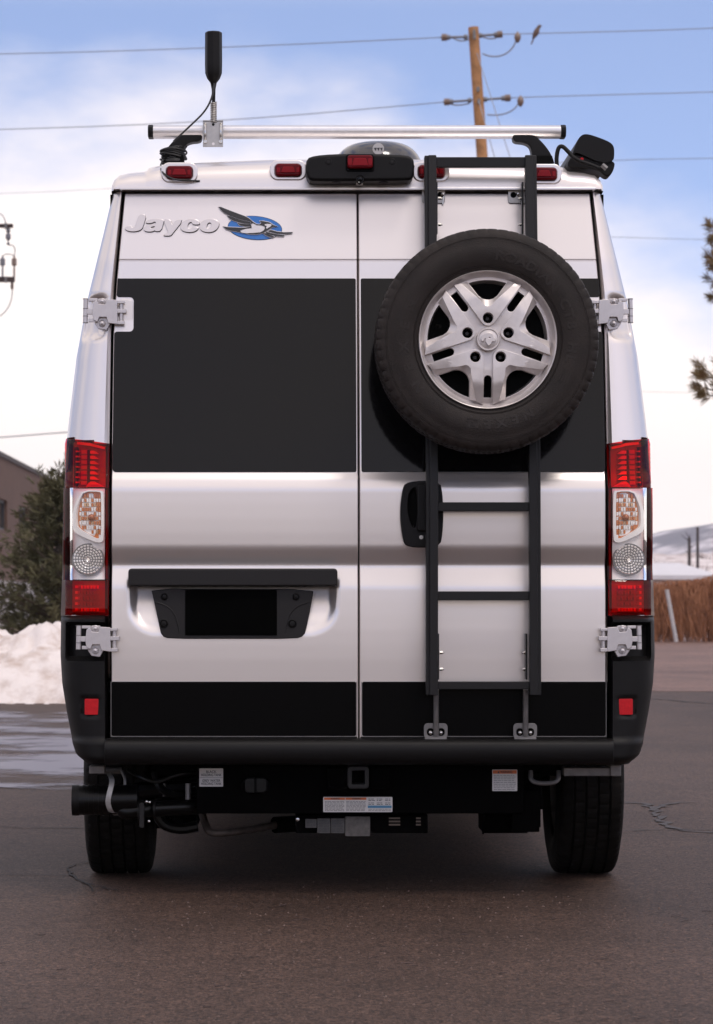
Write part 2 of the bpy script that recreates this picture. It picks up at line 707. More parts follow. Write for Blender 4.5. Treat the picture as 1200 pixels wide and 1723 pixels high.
def door_mesh(s):
    m = MB()
    zz = sorted(set([.512 + i * .0065 for i in range(302)] + [zline + d for d in (-.004, -.0015, .0015, .004)]))
    zz = [z for z in zz if z <= 2.458]
    rows = []
    nx = 130 if s < 0 else 60
    for z in zz:
        e = De(z) - .006
        x0, x1 = (-e, -.0012) if s < 0 else (.0034, e)
        row = []
        xs = [x0 + (x1 - x0) * k / nx for k in range(nx + 1)]
        xs = [xs[0], xs[0] + .003] + xs[1:-1] + [xs[-1] - .003, xs[-1]]
        for k, x in enumerate(xs):
            y = door_y(x, z)
            if k in (0, len(xs) - 1):
                y += .004
            row.append((x, y, z))
        row = [(row[0][0], row[0][1] + .05, z)] + row + [(row[-1][0], row[-1][1] + .05, z)]
        rows.append(row)
    m.grid(rows)
    return m


doors = []
for s in (-1, 1):
    d = door_mesh(s).build('rear_door', paint, van, smooth=40)
    doors.append(d)

yp = lambda d: (lambda x, z: Yd(z) + d)
# black window panels
for s, d in ((-1, doors[0]), (1, doors[1])):
    zt, zb = zr(468.5), zr(794)
    eL = lambda z: De(z) - .0085
    n0, n1, nx_ = zr(500), zr(558), .782
    pts = []
    xi = -.0065
    def arc(cx, cz, r, a0, a1, n=4):
        return [(cx + r * math.cos(R(a0 + (a1 - a0) * k / n)), cz + r * math.sin(R(a0 + (a1 - a0) * k / n))) for k in range(n + 1)]
    pts += arc(xi - .006, zb + .006, .006, -90, 0, 3)
    pts += arc(xi - .006, zt - .006, .006, 0, 90, 3)
    pts += [(-eL(zt), zt)]
    pts += [(-eL(n0 + .006), n0 + .006)] + [(-eL(n0) + .006, n0)]
    pts += arc(-nx_ - .014, n0 - .014, .014, 90, 0)
    pts += arc(-nx_ - .014, n1 + .014, .014, 0, -90)
    pts += [(-eL(n1) + .006, n1), (-eL(n1 - .006), n1 - .006)]
    for q in (.25, .5, .75):
        z = n1 + (zb - n1) * q
        pts.append((-eL(z), z))
    pts += arc(-eL(zb) + .012, zb + .012, .012, 180, 270, 3)
    # pts runs counter-clockwise for the left door; mirror for the right one
    ol = pts if s < 0 else [(-x + .004, z) for x, z in pts][::-1]
    MB().prism(ol, yp(-.0035), yp(.004)).build('window_panel', gloss_black, d, smooth=30, bevel=.0015)
    x0, x1 = (-.8535, -.0085) if s < 0 else (.0125, .8535)
    zb2, zt2 = zr(1238.5), zr(1147)
    MB().prism(rrect(x0, x1, zb2, zt2, .006), yp(-.005), yp(.003)).build('trim_panel', trim_black, d, bevel=.0025)
    # thin light edge round the black trim
    e = MB()
    for a, b, c_, f in ((x0 - .0022, x1 + .0022, zb2 - .0024, zb2 - .0003), (x0 - .0024, x0 - .0003, zb2, zt2), (x1 + .0003, x1 + .0024, zb2, zt2)):
        e.box(a, b, -.007, -.001, c_, f)
    e.build('trim_edge', dull_steel, d)
    MB().box(min(x0, x1) - .006, max(x0, x1) + .004, -.0065, .002, .50, zb2 - .0028).build('gap_shade_strip', seal, d)  # black strip stands in for the shade in the gap above the bumper

# seam weather strip
m = MB()
m.grid([[(-.008, Yd(z) + .030, z), (.010, Yd(z) + .030, z), (.010, Yd(z) + .045, z), (-.008, Yd(z) + .045, z)] for z in [.51 + .035 * k for k in range(56)]], True)
m.build('door_seal', seal, van)

# number plate bay on the left door
ld = doors[0]
MB().prism(pxrect(216, 568, 956.5, 986.5, -.03, 6), -.040, .012).build('pull_bar', plastic_dk, ld, bevel=.007, bseg=3)
hold = smooth_poly([(254, 990), (392, 991), (528, 991), (526, 1005), (517, 1052), (512, 1070), (498, 1075), (391, 1075), (285, 1075), (272, 1070), (268, 1052), (258, 1005)], 1)
hold = [(a, b) for a, b in hold]
MB().prism(ccw(pxpoly(hold, 0)), -.009, .03).build('plate_holder', plastic_dk, ld, bevel=.003)
MB().prism(pxrect(312, 466, 992, 1069, 0, 1), -.013, -.0085).build('number_plate', plate_black, ld, bevel=.0008)
for px_, py_, r in ((277, 1004, 6), (276, 1049, 7.5), (498, 1004, 6), (492, 1049, 7.5)):
    p = P(px_, py_, 0)
    rr = r / 487
    MB().lathe([(.006, rr), (-.001, rr), (-.002, rr * .85), (.001, rr * .72), (-.0015, rr * .6), (-.0025, 0.0005)], (p.x, -.012, p.z), 24).build('screw_cap', plastic, ld)
for sx in (-1, 1):
    c0 = 391
    pth = [P(c0 + sx * 130, 1013, -.010), P(c0 + sx * 112, 1018, -.010), P(c0 + sx * 98, 1030, -.010), P(c0 + sx * 92, 1048, -.010), P(c0 + sx * 89, 1064, -.010)]
    MB().tube(smooth_path(pth, 2), .0022, 6).build('moulded_rib', plastic_dk, ld)

# handle on the right door
rd = doors[1]
hs = smooth_poly([(684, 812), (738, 811), (742, 830), (744, 865), (742, 900), (738, 919), (686, 920), (679, 908), (674, 866), (678, 826)], 2)
hb = MB()
ho = ccw(pxpoly(hs, 0))
hin = ccw(pxpoly(smooth_poly([(690, 822), (703, 818), (703, 890), (693, 890), (685, 868), (684, 840)], 2), 0))
vs, fs = curve_geo([ho, hin], .008, .004, 2)
hb.add([(v.x, -.016 - v.z, v.y) for v in vs], fs)
hb.build('door_handle', plastic, rd, smooth=40)
MB().prism(hin, -.0085, .004).build('handle_well', seal, rd)
MB().prism(pxrect(702, 718, 815, 894, -.03, 4), -.044, -.012).build('handle_grip', plastic, rd, bevel=.005)
p = P(709, 904, -.03)
MB().lathe([(.012, .0085), (-.002, .0085), (-.004, .007), (-.0042, .0005)], (p.x, -.024, p.z), 20).build('lock', steel, rd)

# --- wordmark and bird emblem on the left door
def tr_(pts, x0, y0, k):
    return [(X(x0 + a / k, .14), Zp(y0 + b / k, .14)) for a, b in pts]


LET = [
    [[(205, 78), (292, 80), (250, 228), (232, 258), (195, 276), (140, 284), (80, 278), (45, 258), (40, 240), (55, 226), (112, 215), (118, 236), (138, 241), (156, 230), (168, 205)]],
    [[(285, 182), (300, 158), (345, 140), (420, 134), (470, 138), (498, 150), (496, 168), (466, 279), (398, 280), (402, 264), (375, 280), (330, 287), (280, 280), (262, 258), (270, 234), (300, 214), (345, 206), (404, 198), (412, 172), (388, 162), (356, 182)],
     [(338, 242), (352, 226), (400, 216), (392, 236), (364, 250)]],
    [[(495, 140), (583, 140), (598, 218), (650, 145), (728, 145), (602, 308), (580, 335), (500, 335), (508, 316), (540, 312), (556, 296), (548, 272)]],
    [[(920, 200), (845, 198), (836, 172), (815, 168), (790, 184), (778, 215), (785, 242), (806, 252), (832, 246), (844, 230), (914, 236), (890, 270), (840, 290), (780, 291), (725, 276), (700, 246), (705, 208), (735, 164), (790, 139), (850, 134), (900, 148), (923, 176)]],
    [[(925, 242), (930, 204), (960, 160), (1010, 138), (1070, 133), (1125, 145), (1155, 180), (1150, 222), (1120, 265), (1070, 290), (1010, 293), (955, 276)],
     [(1005, 226), (1015, 190), (1040, 172), (1064, 180), (1070, 205), (1056, 240), (1030, 252), (1008, 244)]],
]
wm = MB()
we = MB()
for lt in LET:
    pl_ = [tr_(smooth_poly(q, 1), 205, 350, 7.06) for q in lt]
    vs, fs = curve_geo(pl_, .0012, .0010, 1)
    wm.add([(v.x, Yd(v.y) - .0042 - v.z, v.y) for v in vs], fs)
    vs, fs = curve_geo(pl_, .0012, .0012, 0)
    we.add([(v.x + .0012, Yd(v.y) - .0016 - v.z, v.y - .0014) for v in vs], fs)
wm.build('wordmark', letter_mat, ld, smooth=30)
we.build('wordmark_edge', letter_edge, ld, smooth=30)


def emb(pts):
    return tr_(pts, 365, 340, 8.89)


def grow(ol, d):
    ol = ccw(ol)
    q = []
    n = len(ol)
    for i in range(n):
        a, b, c = Vector(ol[i - 1]), Vector(ol[i]), Vector(ol[(i + 1) % n])
        e1, e2 = (b - a).normalized(), (c - b).normalized()
        nn = Vector((e1.y + e2.y, -e1.x - e2.x))
        if nn.length < .4:
            nn = (e1 - e2)
        q.append(tuple(b + nn.normalized() * d))
    return q


ell = [(570 + 400 * math.cos(t), 390 + 177 * math.sin(t) + 26 * math.cos(t)) for t in [2 * math.pi * k / 48 for k in range(48)]]
wing1 = [(28, 72), (60, 72), (150, 110), (300, 168), (420, 213), (490, 252), (506, 296), (490, 292), (400, 274), (300, 244), (200, 208), (110, 160), (55, 110)]
wing2 = [(155, 204), (200, 216), (300, 252), (400, 282), (500, 302), (506, 326), (420, 326), (330, 306), (250, 280), (190, 245)]
wing3 = [(312, 318), (360, 326), (440, 336), (505, 332), (522, 385), (500, 366), (430, 371), (360, 356), (330, 340)]
back = [(95, 369), (150, 380), (280, 386), (420, 390), (510, 376), (522, 395), (440, 402), (380, 420), (345, 440), (372, 466), (330, 452), (200, 431), (140, 411)]
bodyp = [(350, 440), (380, 425), (440, 410), (520, 400), (520, 332), (540, 320), (600, 347), (680, 352), (715, 375), (720, 410), (690, 440), (640, 463), (560, 470), (450, 474), (372, 464)]
head = [(640, 285), (700, 290), (790, 310), (840, 346), (905, 370), (842, 377), (800, 402), (742, 442), (690, 470), (600, 490), (480, 486), (372, 466), (450, 474), (560, 468), (650, 460), (700, 432), (721, 400), (714, 372), (672, 354), (600, 351), (545, 322), (512, 330), (498, 258), (540, 300), (590, 334), (640, 340), (666, 320), (652, 296)]
face = [(715, 340), (750, 332), (810, 335), (820, 350), (800, 375), (750, 406), (735, 396), (748, 366), (720, 355)]
tails = [[(790, 424), (830, 430), (900, 449), (1000, 461), (1132, 457), (1120, 475), (1010, 486), (900, 480), (800, 456), (770, 448)],
         [(742, 450), (800, 470), (900, 490), (1010, 504), (1000, 520), (900, 516), (800, 496), (730, 470)],
         [(690, 470), (750, 480), (800, 502), (862, 525), (840, 536), (780, 526), (720, 496)]]
zf = lambda d: (lambda x, z: Yd(z) - d)
MB().prism(grow(emb(ell), .0016), zf(.0018), zf(-.001)).build('emblem_backing', emb_black, ld)
MB().prism(ccw(emb(ell)), zf(.0030), zf(-.001)).build('emblem_oval', blue, ld)
for i, q in enumerate([wing1, wing2, wing3, back, bodyp, head] + tails):
    MB().prism(grow(emb(q), .0021), zf(.0042 + .0002 * i), zf(.001)).build('emblem_outline', emb_white, ld)
MB().prism(ccw(emb(bodyp)), zf(.0062), zf(.003)).build('emblem_body', emb_white, ld)
for i, q in enumerate([wing1, wing2, wing3, back, head] + tails):
    MB().prism(ccw(emb(q)), zf(.0066 + .0002 * i), zf(.003)).build('emblem_feather', emb_black, ld)
MB().prism(ccw(emb(face)), zf(.0086), zf(.004)).build('emblem_face', emb_white, ld)


# --- hinges
def hinge(s, dx, dy, hy):
    def q(px_, py_, y):
        p = P(px_ + dx, py_ + dy, y)
        return Vector((-s * abs(p.x) if False else s * abs(p.x), p.y, p.z))
    root = part_root('hinge', q(178, 526, hy), van)
    def pr(pts, yf, yb, nm, mt=silver_plain, bv=.002):
        ol = ccw([(q(a, b, hy).x, q(a, b, hy).z) for a, b in pts])
        MB().prism(ol, hy + yf, hy + yb).build(nm, mt, root, bevel=bv)
    pr([(158, 510), (164, 506), (167, 513), (178, 514), (182, 505), (198, 506), (199, 547), (183, 545), (180, 535), (168, 535), (165, 543), (158, 540), (156, 528)], -.030, -.014, 'hinge_plate')
    pr([(166, 503), (180, 503), (186, 515), (186, 545), (180, 556), (166, 554), (160, 545), (160, 512)], -.012, .012, 'hinge_base')
    for a, b, c, d in ((150, 165, 503, 508), (150, 165, 537, 543), (147, 158, 521, 530)):
        pr([(a, b if False else c), (b, c), (b, d), (a, d)], -.026, -.012, 'hinge_arm', bv=.0015)
    for a, b, c, d in ((194, 210, 507, 512), (194, 210, 541, 547), (193, 213, 521, 528)):
        pr([(a, c), (b, c), (b, d), (a, d)], -.028, -.006, 'hinge_arm', bv=.0015)
    if dy == 0:
        pr([(212, 503), (222, 505), (224, 512), (224, 548), (221, 554), (212, 555), (203, 555), (203, 503)], -.0015 + .0, .016, 'hinge_foot', paint, bv=.002)
    MB().tube([q(144.5, 503, hy - .02), q(143.5, 543, hy - .02)], .0085, 14).build('hinge_pin', silver_plain, root)
    for c in (503, 519.5, 532, 543):
        a = q(144, c, hy - .02)
        MB().tube([a - Vector((0, 0, .0012)), a + Vector((0, 0, .0012))], .0095, 14).build('pin_collar', dull_steel, root)
    MB().tube([q(204, 507, hy - .016), q(204, 546, hy - .016)], .0075, 14).build('hinge_pin', silver_plain, root)
    for b in (508, 545):
        p_ = q(172.5, b, hy)
        MB().lathe([(.01, .0115), (-.012, .0115), (-.0135, .0095), (-.013, .007), (-.019, .0065), (-.021, .0005)], (p_.x, hy - .006, p_.z), 22).build('hinge_bolt', silver_plain, root)


for s in (-1, 1):
    hinge(s, 0, 0, Yd(zr(526)) - .002)
    hinge(s, -11.5, 549.5, -.022)


# --- tail lamps
def tl_prism(s, pts, f, b, nm, mt, root, bv=.0, sub=0):
    ol = pts
    if sub:
        ol = smooth_poly(pts, sub)
    n = len(ol)
    vs = [on_pillar(s, a, c, f) for a, c in ol] + [on_pillar(s, a, c, b) for a, c in ol]
    fs = [tuple(range(n)), tuple(range(2 * n - 1, n - 1, -1))] + [(i, i + n, (i + 1) % n + n, (i + 1) % n) for i in range(n)]
    return MB().add(vs, fs).build(nm, mt, root, bevel=bv)


def tl_patch(s, a0, a1, b0, b1, off, nm, mt, root, top=None, wall=.0, na=22, nb=10):
    """curved sheet over the corner between photo columns a0..a1 and rows b0..b1 with a returned rim"""
    rows = []
    bb = [b0 + (b1 - b0) * k / nb for k in range(nb + 1)]
    for k, b in enumerate(bb):
        row = []
        for i in range(na + 1):
            f = i / na
            a = a0 + (a1 - a0) * (1 - (1 - f) ** 1.0)
            bbv = b + ((top(f) if top else 0) * (1 - k / nb))
            edge = min(min(f, 1 - f) * (a1 - a0), min(b - b0, b1 - b) + 1.0)
            o = off - wall * max(0, 1 - edge / 4.0) ** 2
            row.append(on_pillar(s, a, bbv, o))
        rows.append(row)
    return MB().grid(rows).build(nm, mt, root, smooth=60)


topc = lambda f: 3 + 9 * f ** 1.5
for s in (-1, 1):
    base = on_pillar(s, 150, 1034, 0)
    tl = part_root('tail_lamp', base, van)
    tl_patch(s, 109.5, 186, 735, 1035, -.034, 'lamp_housing', lamp_dark, tl, top=topc, wall=-.034, nb=30)
    # upper red lamp: stepped louvres and a column of small prisms
    tl_patch(s, 112, 177, 744, 820, -.024, 'reflector', M('tail_red_back', (0.36, .035, .035), .4, .2) if 'tail_red_back' not in MATS else MATS['tail_red_back'], tl)
    tl_prism(s, [(128, 743), (150, 745), (176, 752), (176, 756), (150, 750), (128, 747.5)], -.006, -.024, 'louvre', red_ref, tl)
    for k in range(7):
        y0 = 758 + k * 8.7
        tl_prism(s, [(151, y0), (158, y0), (166, y0 + 5.5), (151, y0 + 5.2)], -.005, -.024, 'louvre', red_ref, tl)
        tl_prism(s, [(132, y0 - 1), (143, y0 - 1), (143, y0 + 5), (132, y0 + 5)], -.017, -.024, 'louvre', MATS['tail_red_mid'], tl)
        tl_prism(s, [(143.5, y0 - 2), (149.5, y0 - 2), (149.5, y0 + 7), (143.5, y0 + 7)], -.020, -.024, 'light_bar', lamp_dark, tl)
        tl_prism(s, [(124.5, y0), (127.5, y0), (127.5, y0 + 2.6), (124.5, y0 + 2.6)], -.008, -.024, 'prism', red_ref, tl)
    tl_prism(s, [(148, 812), (158, 810), (168, 815), (176, 819), (143, 819)], -.008, -.024, 'louvre', red_ref, tl)
    tl_prism(s, [(119, 752), (123.5, 752), (123.5, 818), (119, 818)], -.014, -.024, 'light_bar', lamp_dark, tl)
    tl_patch(s, 109.5, 186, 735, 821, .008, 'lens', red_lens, tl, top=topc, wall=.008)
    # clear middle: backing and frame painted white as reflected sky, amber turn signal, round reversing lamp
    tl_patch(s, 119, 176, 822, 975, -.011, 'reflector', MATS['reflection_white'], tl, nb=20)
    fr_o = [(140, 825), (172, 825), (175.5, 830), (175.5, 908), (170, 913), (159, 912), (127, 897), (123, 888), (123, 857), (132, 838)]
    fr_i = [(142, 827), (168, 827), (170.5, 831), (170.5, 903), (167, 906), (160, 905), (132.5, 889), (129, 883), (129, 858), (135, 840)]
    n = len(fr_o)
    fo, fi = smooth_poly(fr_o, 1), smooth_poly(fr_i, 1)
    n = len(fo)
    vs = [on_pillar(s, a, b, .003) for a, b in fo] + [on_pillar(s, a, b, .003) for a, b in fi] + [on_pillar(s, a, b, -.0108) for a, b in fo] + [on_pillar(s, a, b, -.0108) for a, b in fi]
    fs = []
    for i in range(n):
        k = (i + 1) % n
        fs += [(i, k, n + k, n + i), (i, 2 * n + i, 2 * n + k, k), (n + i, n + k, 3 * n + k, 3 * n + i)]
    MB().add(vs, fs).build('signal_frame', MATS['reflection_white'], tl, smooth=40)
    tl_prism(s, fr_i, -.0095, -.0105, 'signal_reflector', MATS['amber_reflector'], tl, sub=1)
    pr_ = random.Random(31)
    for r_ in range(10):
        for c_ in range(9):
            a, b = 132.5 + c_ * 4.15, 831 + r_ * 7.6
            if a < 132 + max(0, 850 - b) * .40 or b > 882 + (a - 131) * .52:
                continue
            k_ = pr_.random() + (.25 if r_ in (0, 1, 4, 7) else -.12)
            mt = refl_mat if k_ > .62 else (MATS['amber_reflector'] if k_ > .08 else MATS['amber_pale'])
            tl_prism(s, [(a, b), (a + 3.5, b + .5), (a + 3.3, b + 6.4), (a + .3, b + 6.0)], -.004 - .0025 * ((c_ + r_) % 2), -.0095, 'prism', mt, tl, bv=.0006)
    bp_ = on_pillar(s, 154, 871, .001)
    MB().lathe([(.014, .011), (.003, .0125), (.0, .0105), (-.003, .007), (-.005, .0005)], bp_, 20).build('bulb', amber, tl)
    # reversing lamp: concentric rings
    c0 = on_pillar(s, 149, 941.5, .0045)
    pg = MATS.get('prism_glass') or M('prism_glass', (.22, .215, .21), .3, .6)
    MB().lathe([(.018, .056), (-.001, .056), (-.001, .0005)], c0, 56).build('reverse_lamp', pg, tl)
    for k in range(5):
        r0 = .051 - k * .0092
        nseg = (26, 22, 18, 14, 10)[k]
        m = MB()
        for q_ in range(nseg):
            a0, a1 = 2 * math.pi * (q_ + .12) / nseg, 2 * math.pi * (q_ + .88) / nseg
            v_ = []
            for rr_, dy in ((r0, -.0015), (r0 - .003, -.0055), (r0 - .0066, -.0015)):
                for aa in (a0, (a0 + a1) / 2, a1):
                    v_.append((c0.x + rr_ * math.cos(aa), c0.y + dy - (.001 if aa not in (a0, a1) else 0), c0.z + rr_ * math.sin(aa)))
            m.add(v_, [(0, 1, 4, 3), (1, 2, 5, 4), (3, 4, 7, 6), (4, 5, 8, 7)])
        m.build('lens_ring', refl_mat, tl, smooth=0)
    MB().lathe([(0, .0085), (-.006, .0085), (-.0075, .007), (-.006, .0055), (-.002, .005), (-.002, .0005)], c0, 24).build('bulb', chrome, tl)
    tl_patch(s, 121, 177, 821, 976, .0125, 'lens', clear_lens, tl, wall=.004, nb=16)
    # red side strips
    tl_prism(s, [(177.5, 824), (181, 824), (181, 974), (177.5, 974)], -.012, -.03, 'side_strip', red_plastic, tl)
    tl_patch(s, 109.5, 121, 821, 976, .0062, 'lens', smoke_red_lens, tl, na=6)
    tl_patch(s, 177, 186, 821, 976, .007, 'lens', smoke_red_lens, tl, na=5)
    # lower red lamp
    tl_patch(s, 112, 176, 977, 1033, -.024, 'reflector', MATS['tail_red_back'], tl)
    for k in range(5):
        y0 = 985 + k * 9.5
        tl_prism(s, [(124, y0), (128.5, y0), (128.5, y0 + 4.5), (124, y0 + 4.5)], -.008, -.024, 'prism', red_ref, tl)
        for c_ in range(6):
            a = 133 + c_ * 5.6
            tl_prism(s, [(a, y0), (a + 4.4, y0), (a + 4.0, y0 + 5.5), (a + .4, y0 + 5.5)], -.013 - .003 * ((c_ + k) % 2), -.024, 'prism', red_ref if (k in (0, 4)) else MATS['tail_red_back'], tl)
    tl_patch(s, 109.5, 186, 976, 1035, .008, 'lens', red_lens, tl, wall=.008)

# --- bumper: two tall corners and the step between them
for s in (-1, 1):
    c = MB()
    rows = []
    zl_ = [.462 + i * .0085 for i in range(61)]
    ztopc = Zp(1036, 0)
    zl_ = [z for z in zl_ if z < ztopc - .004] + [ztopc - .004, ztopc]
    for z in zl_:
        row = []
        lip = sstep(.455, .485, z) * 1.0
        for k in range(0, 31):
            t = k / 30
            py_ = VY - (z - H) / D0 * F
            yd = -.028 + .03 * (1 - lip) + .020 * sstep(Zp(1043), Zp(1036.5), z) ** 2
            p = pillar(s, max(z, .47), max(t, .004), 0, .20, .872, yd)
            p.z = z
            # hinge pocket
            fz = sstep(Zp(1112), Zp(1106), z) * (1 - sstep(Zp(1052), Zp(1047), z))
            fx = 1 - sstep(.50, .60, t)
            p.y += .045 * fz * fx
            # reflector pocket
            ax = abs(p.x)
            hw = max(abs(ax - (603.5 - 151.5) / 487) - .028, abs(z - Zp(1189)) - .034)
            p.y += .008 * sstep(.004, -.002, hw)
            # crease above the step
            p.y -= .012 * (1 - sstep(Zp(1249), Zp(1241), z)) * lip
            # rounded lower edge
            f = 1 - sstep(.455, .50, z)
            p.x -= s * .035 * f * t
            row.append(tuple(p))
        row.insert(0, (s * .872, .10, z))
        row.append((s * W(max(z, .47)), .55, z))
        rows.append(row)
    rows.append([(q[0] * .97, .10 + .3 * (i / len(rows[-1])), ztopc) for i, q in enumerate(rows[-1])])
    rows.insert(0, [(q[0] * .95, max(q[1], .05) + .02, .462) for q in rows[0]])
    c.grid(rows)
    cb = c.build('bumper_corner', plastic, van, smooth=45)
    xr0, xr1 = sorted((s * (603.5 - 139.5) / 491, s * (603.5 - 164) / 491))
    MB().prism(rrect(xr0, xr1, Zp(1203, -.03), Zp(1176, -.03), .004), -.0225, .0).build('reflector', red_plastic, cb, bevel=.0015)
bm_ = MB()
prf = [(.10, .548), (-.005, .553), (-.062, .5515), (-.078, .546), (-.086, .535), (-.088, .515), (-.084, .490), (-.074, .474), (-.055, .464), (.12, .460)]
xs = [-.874, -.872] + [-.86 + 1.72 * k / 24 for k in range(25)] + [.872, .874]
bm_.grid([[(x, y + .010 * (abs(x) / .87) ** 2 + (.004 if abs(x) > .873 else 0), z) for y, z in prf] for x in xs])
bm_.build('rear_bumper', plastic, van, smooth=50)

# --- roof marker lamps with moulded surrounds
for px_, py_ in ((302, 290.5), (485, 286.5), (726, 289), (915, 293)):
    p = P(px_, py_, .12)
    ml = part_root('marker_lamp', p, van)
    o1 = rrect(p.x - .060, p.x + .060, p.z - .030, p.z + .033, .024, 6)
    vs, fs = curve_geo([o1, rrect(p.x - .049, p.x + .049, p.z - .025, p.z + .025, .017, 6)], .002, .004, 3)
    MB().add([(v.x, .130 - v.z, v.y) for v in vs], fs).build('lamp_surround', paint, ml, smooth=50)
    MB().prism(rrect(p.x - .045, p.x + .045, p.z - .0225, p.z + .0225, .011), .108, .15).build('lens', marker_red, ml, bevel=.008, bseg=3)
    MB().prism([(p.x - .026, p.z - .011), (p.x + .026, p.z - .011), (p.x + .018, p.z + .011), (p.x - .018, p.z + .011)], .1035, .115).build('lens_facet', marker_core, ml, bevel=.003)
    for k in (-1, 1):
        MB().prism(rrect(p.x + k * .034 - .006, p.x + k * .034 + .006, p.z - .010, p.z + .008, .003), .1058, .115).build('lens_facet', marker_core, ml, bevel=.002)

# --- high brake light and camera housing
hp = P(606, 282, .0)
hc = part_root('camera_housing', P(606, 282, .08), van)
ol = smooth_poly([(516, 266), (530, 261), (560, 258.5), (606, 257.5), (652, 258.5), (682, 260), (696, 264), (698, 285), (695, 300), (685, 304), (606, 304.5), (530, 305), (518, 302), (514, 285)], 1)
MB().prism(ccw(pxpoly(ol, .03)), .03, .20).build('housing', plastic, hc, bevel=.012, bseg=3)
MB().prism(pxrect(582, 630, 259.5, 289, .028, 5), .0265, .05).build('lamp_recess', seal, hc, bevel=.002)
MB().prism(pxrect(584.5, 627.5, 261, 284, .02, 5), .010, .045).build('brake_lens', marker_red, hc, bevel=.008, bseg=3)
MB().prism(ccw(pxpoly([(592, 279), (620, 279), (616, 266), (596, 266)], .01)), .0075, .02).build('lens_facet', marker_core, hc, bevel=.003)
for k in (-1, 1):
    MB().prism(pxrect(606 + k * 17 - 3.5, 606 + k * 17 + 3.5, 266, 278, .01, 2), .0085, .02).build('lens_facet', marker_core, hc, bevel=.002)
for px_ in (553, 660):
    p = P(px_, 271.5, .03)
    MB().lathe([(.006, .0115), (-.001, .0115), (-.002, .010), (.002, .0085), (.002, .0055), (-.001, .005), (-.001, .0005)], (p.x, .030, p.z), 22).build('screw_cap', plastic_dk, hc)
p = P(606, 303, .03)
MB().lathe([(.06, .016), (-.002, .016), (-.006, .013), (-.004, .009), (-.007, .007), (-.008, .0005)], (p.x, .035, p.z + .004), 28).build('camera_lens', gloss_black, hc)
for px_ in (566, 646):
    p = P(px_, 303.5, .05)
    MB().lathe([(-.008, .004), (-.0075, .016), (0, .020), (.01, .020)], (p.x, .06, p.z), 20, axis='z').build('led_lamp', plastic, hc)

# --- roof fan with its smoked dome
fc = P(636, 258, 1.0)
fan = part_root('roof_fan', (fc.x, 1.0, 2.60), van)
zt_ = Zp(233.5, .9)
dome = []
for k in range(0, 13):
    a = k / 12 * math.pi / 2
    dome.append((2.64 - 2.6 + (zt_ - 2.64) * math.sin(a), .176 * math.cos(a) ** .55 + .0005))
MB().lathe([(.0, .178), (.03, .180)] + dome, (fc.x, 1.0, 2.60), 64, axis='z').build('dome', dome_mat, fan, smooth=180)
lp = P(637, 249.5, .81)
MB().lathe([(.004, .0215), (-.001, .0215), (-.0012, .0005)], (lp.x, .823, lp.z), 28).build('badge', M('fan_badge', (.36, .35, .35), .5), fan)
m = MB()
for k in (-1, 0, 1):
    m.prism(ccw([(lp.x + k * .0115 - .005, lp.z + .003), (lp.x + k * .0115 + .001, lp.z - .009), (lp.x + k * .0115 + .005, lp.z + .004)]), .8205, .824)
m.build('badge_mark', emb_black, fan)

# small black vent just peeking over the roof on the left
p = P(395, 266, .9)
MB().lathe([(0, .075), (.018, .07), (.022, .0005)], (p.x, .9, 2.589), 28, axis='z').build('roof_vent', plastic, van)


# --- road wheels
def tyre_profile(w_, Ro, Ri, grooves):
    h = w_ / 2
    a = [(-h * .72, Ri), (-h * .86, Ri + .012), (-h * .97, Ri + .04), (-h, Ri + (Ro - Ri) * .45), (-h * .985, Ri + (Ro - Ri) * .60), (-h * .965, Ri + (Ro - Ri) * .64), (-h * .955, Ri + (Ro - Ri) * .72), (-h * .93, Ro - .026), (-h * .90, Ro - .016), (-h * .84, Ro - .006), (-h * .76, Ro - .002)]
    for g in grooves:
        a += [(g * h - .005, Ro), (g * h - .0035, Ro - .009), (g * h + .0035, Ro - .009), (g * h + .005, Ro)]
    b = [(-q[0], q[1]) for q in a[:11]][::-1]
    return a + b


def tyre(c, w_, Ro, Ri, axis, mat, parent, nb=62):
    pr_ = tyre_profile(w_, Ro, Ri, (-.52, -.18, .18, .52))
    n = len(pr_)
    sh = {7, 8, 9, 10, n - 8, n - 9, n - 10, n - 11}
    def rad(k, i, r):
        ph = k % 5
        if i in sh and ph in (0,):
            return r - (.0045 if i in (8, 9, n - 9, n - 10) else .0025)
        if i in (7, n - 8) and ph in (2, 3):
            return r + .0015
        if 11 <= i < n - 11 and (k + i // 4 * 2) % 5 == 0:
            return r - .003
        return r
    return MB().lathe(pr_, c, nb * 5, axis=axis, rad=rad).build('tyre', mat, parent, smooth=28)


def road_wheel(x, y, s):
    wt = part_root('wheel', (x, y, .36), van)
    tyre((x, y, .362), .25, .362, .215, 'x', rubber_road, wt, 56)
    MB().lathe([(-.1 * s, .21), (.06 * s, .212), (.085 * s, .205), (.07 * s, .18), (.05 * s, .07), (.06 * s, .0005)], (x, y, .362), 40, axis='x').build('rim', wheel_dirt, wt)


for s in (-1, 1):
    road_wheel(s * .868, .89, s)
    road_wheel(s * .868, 4.95, s)

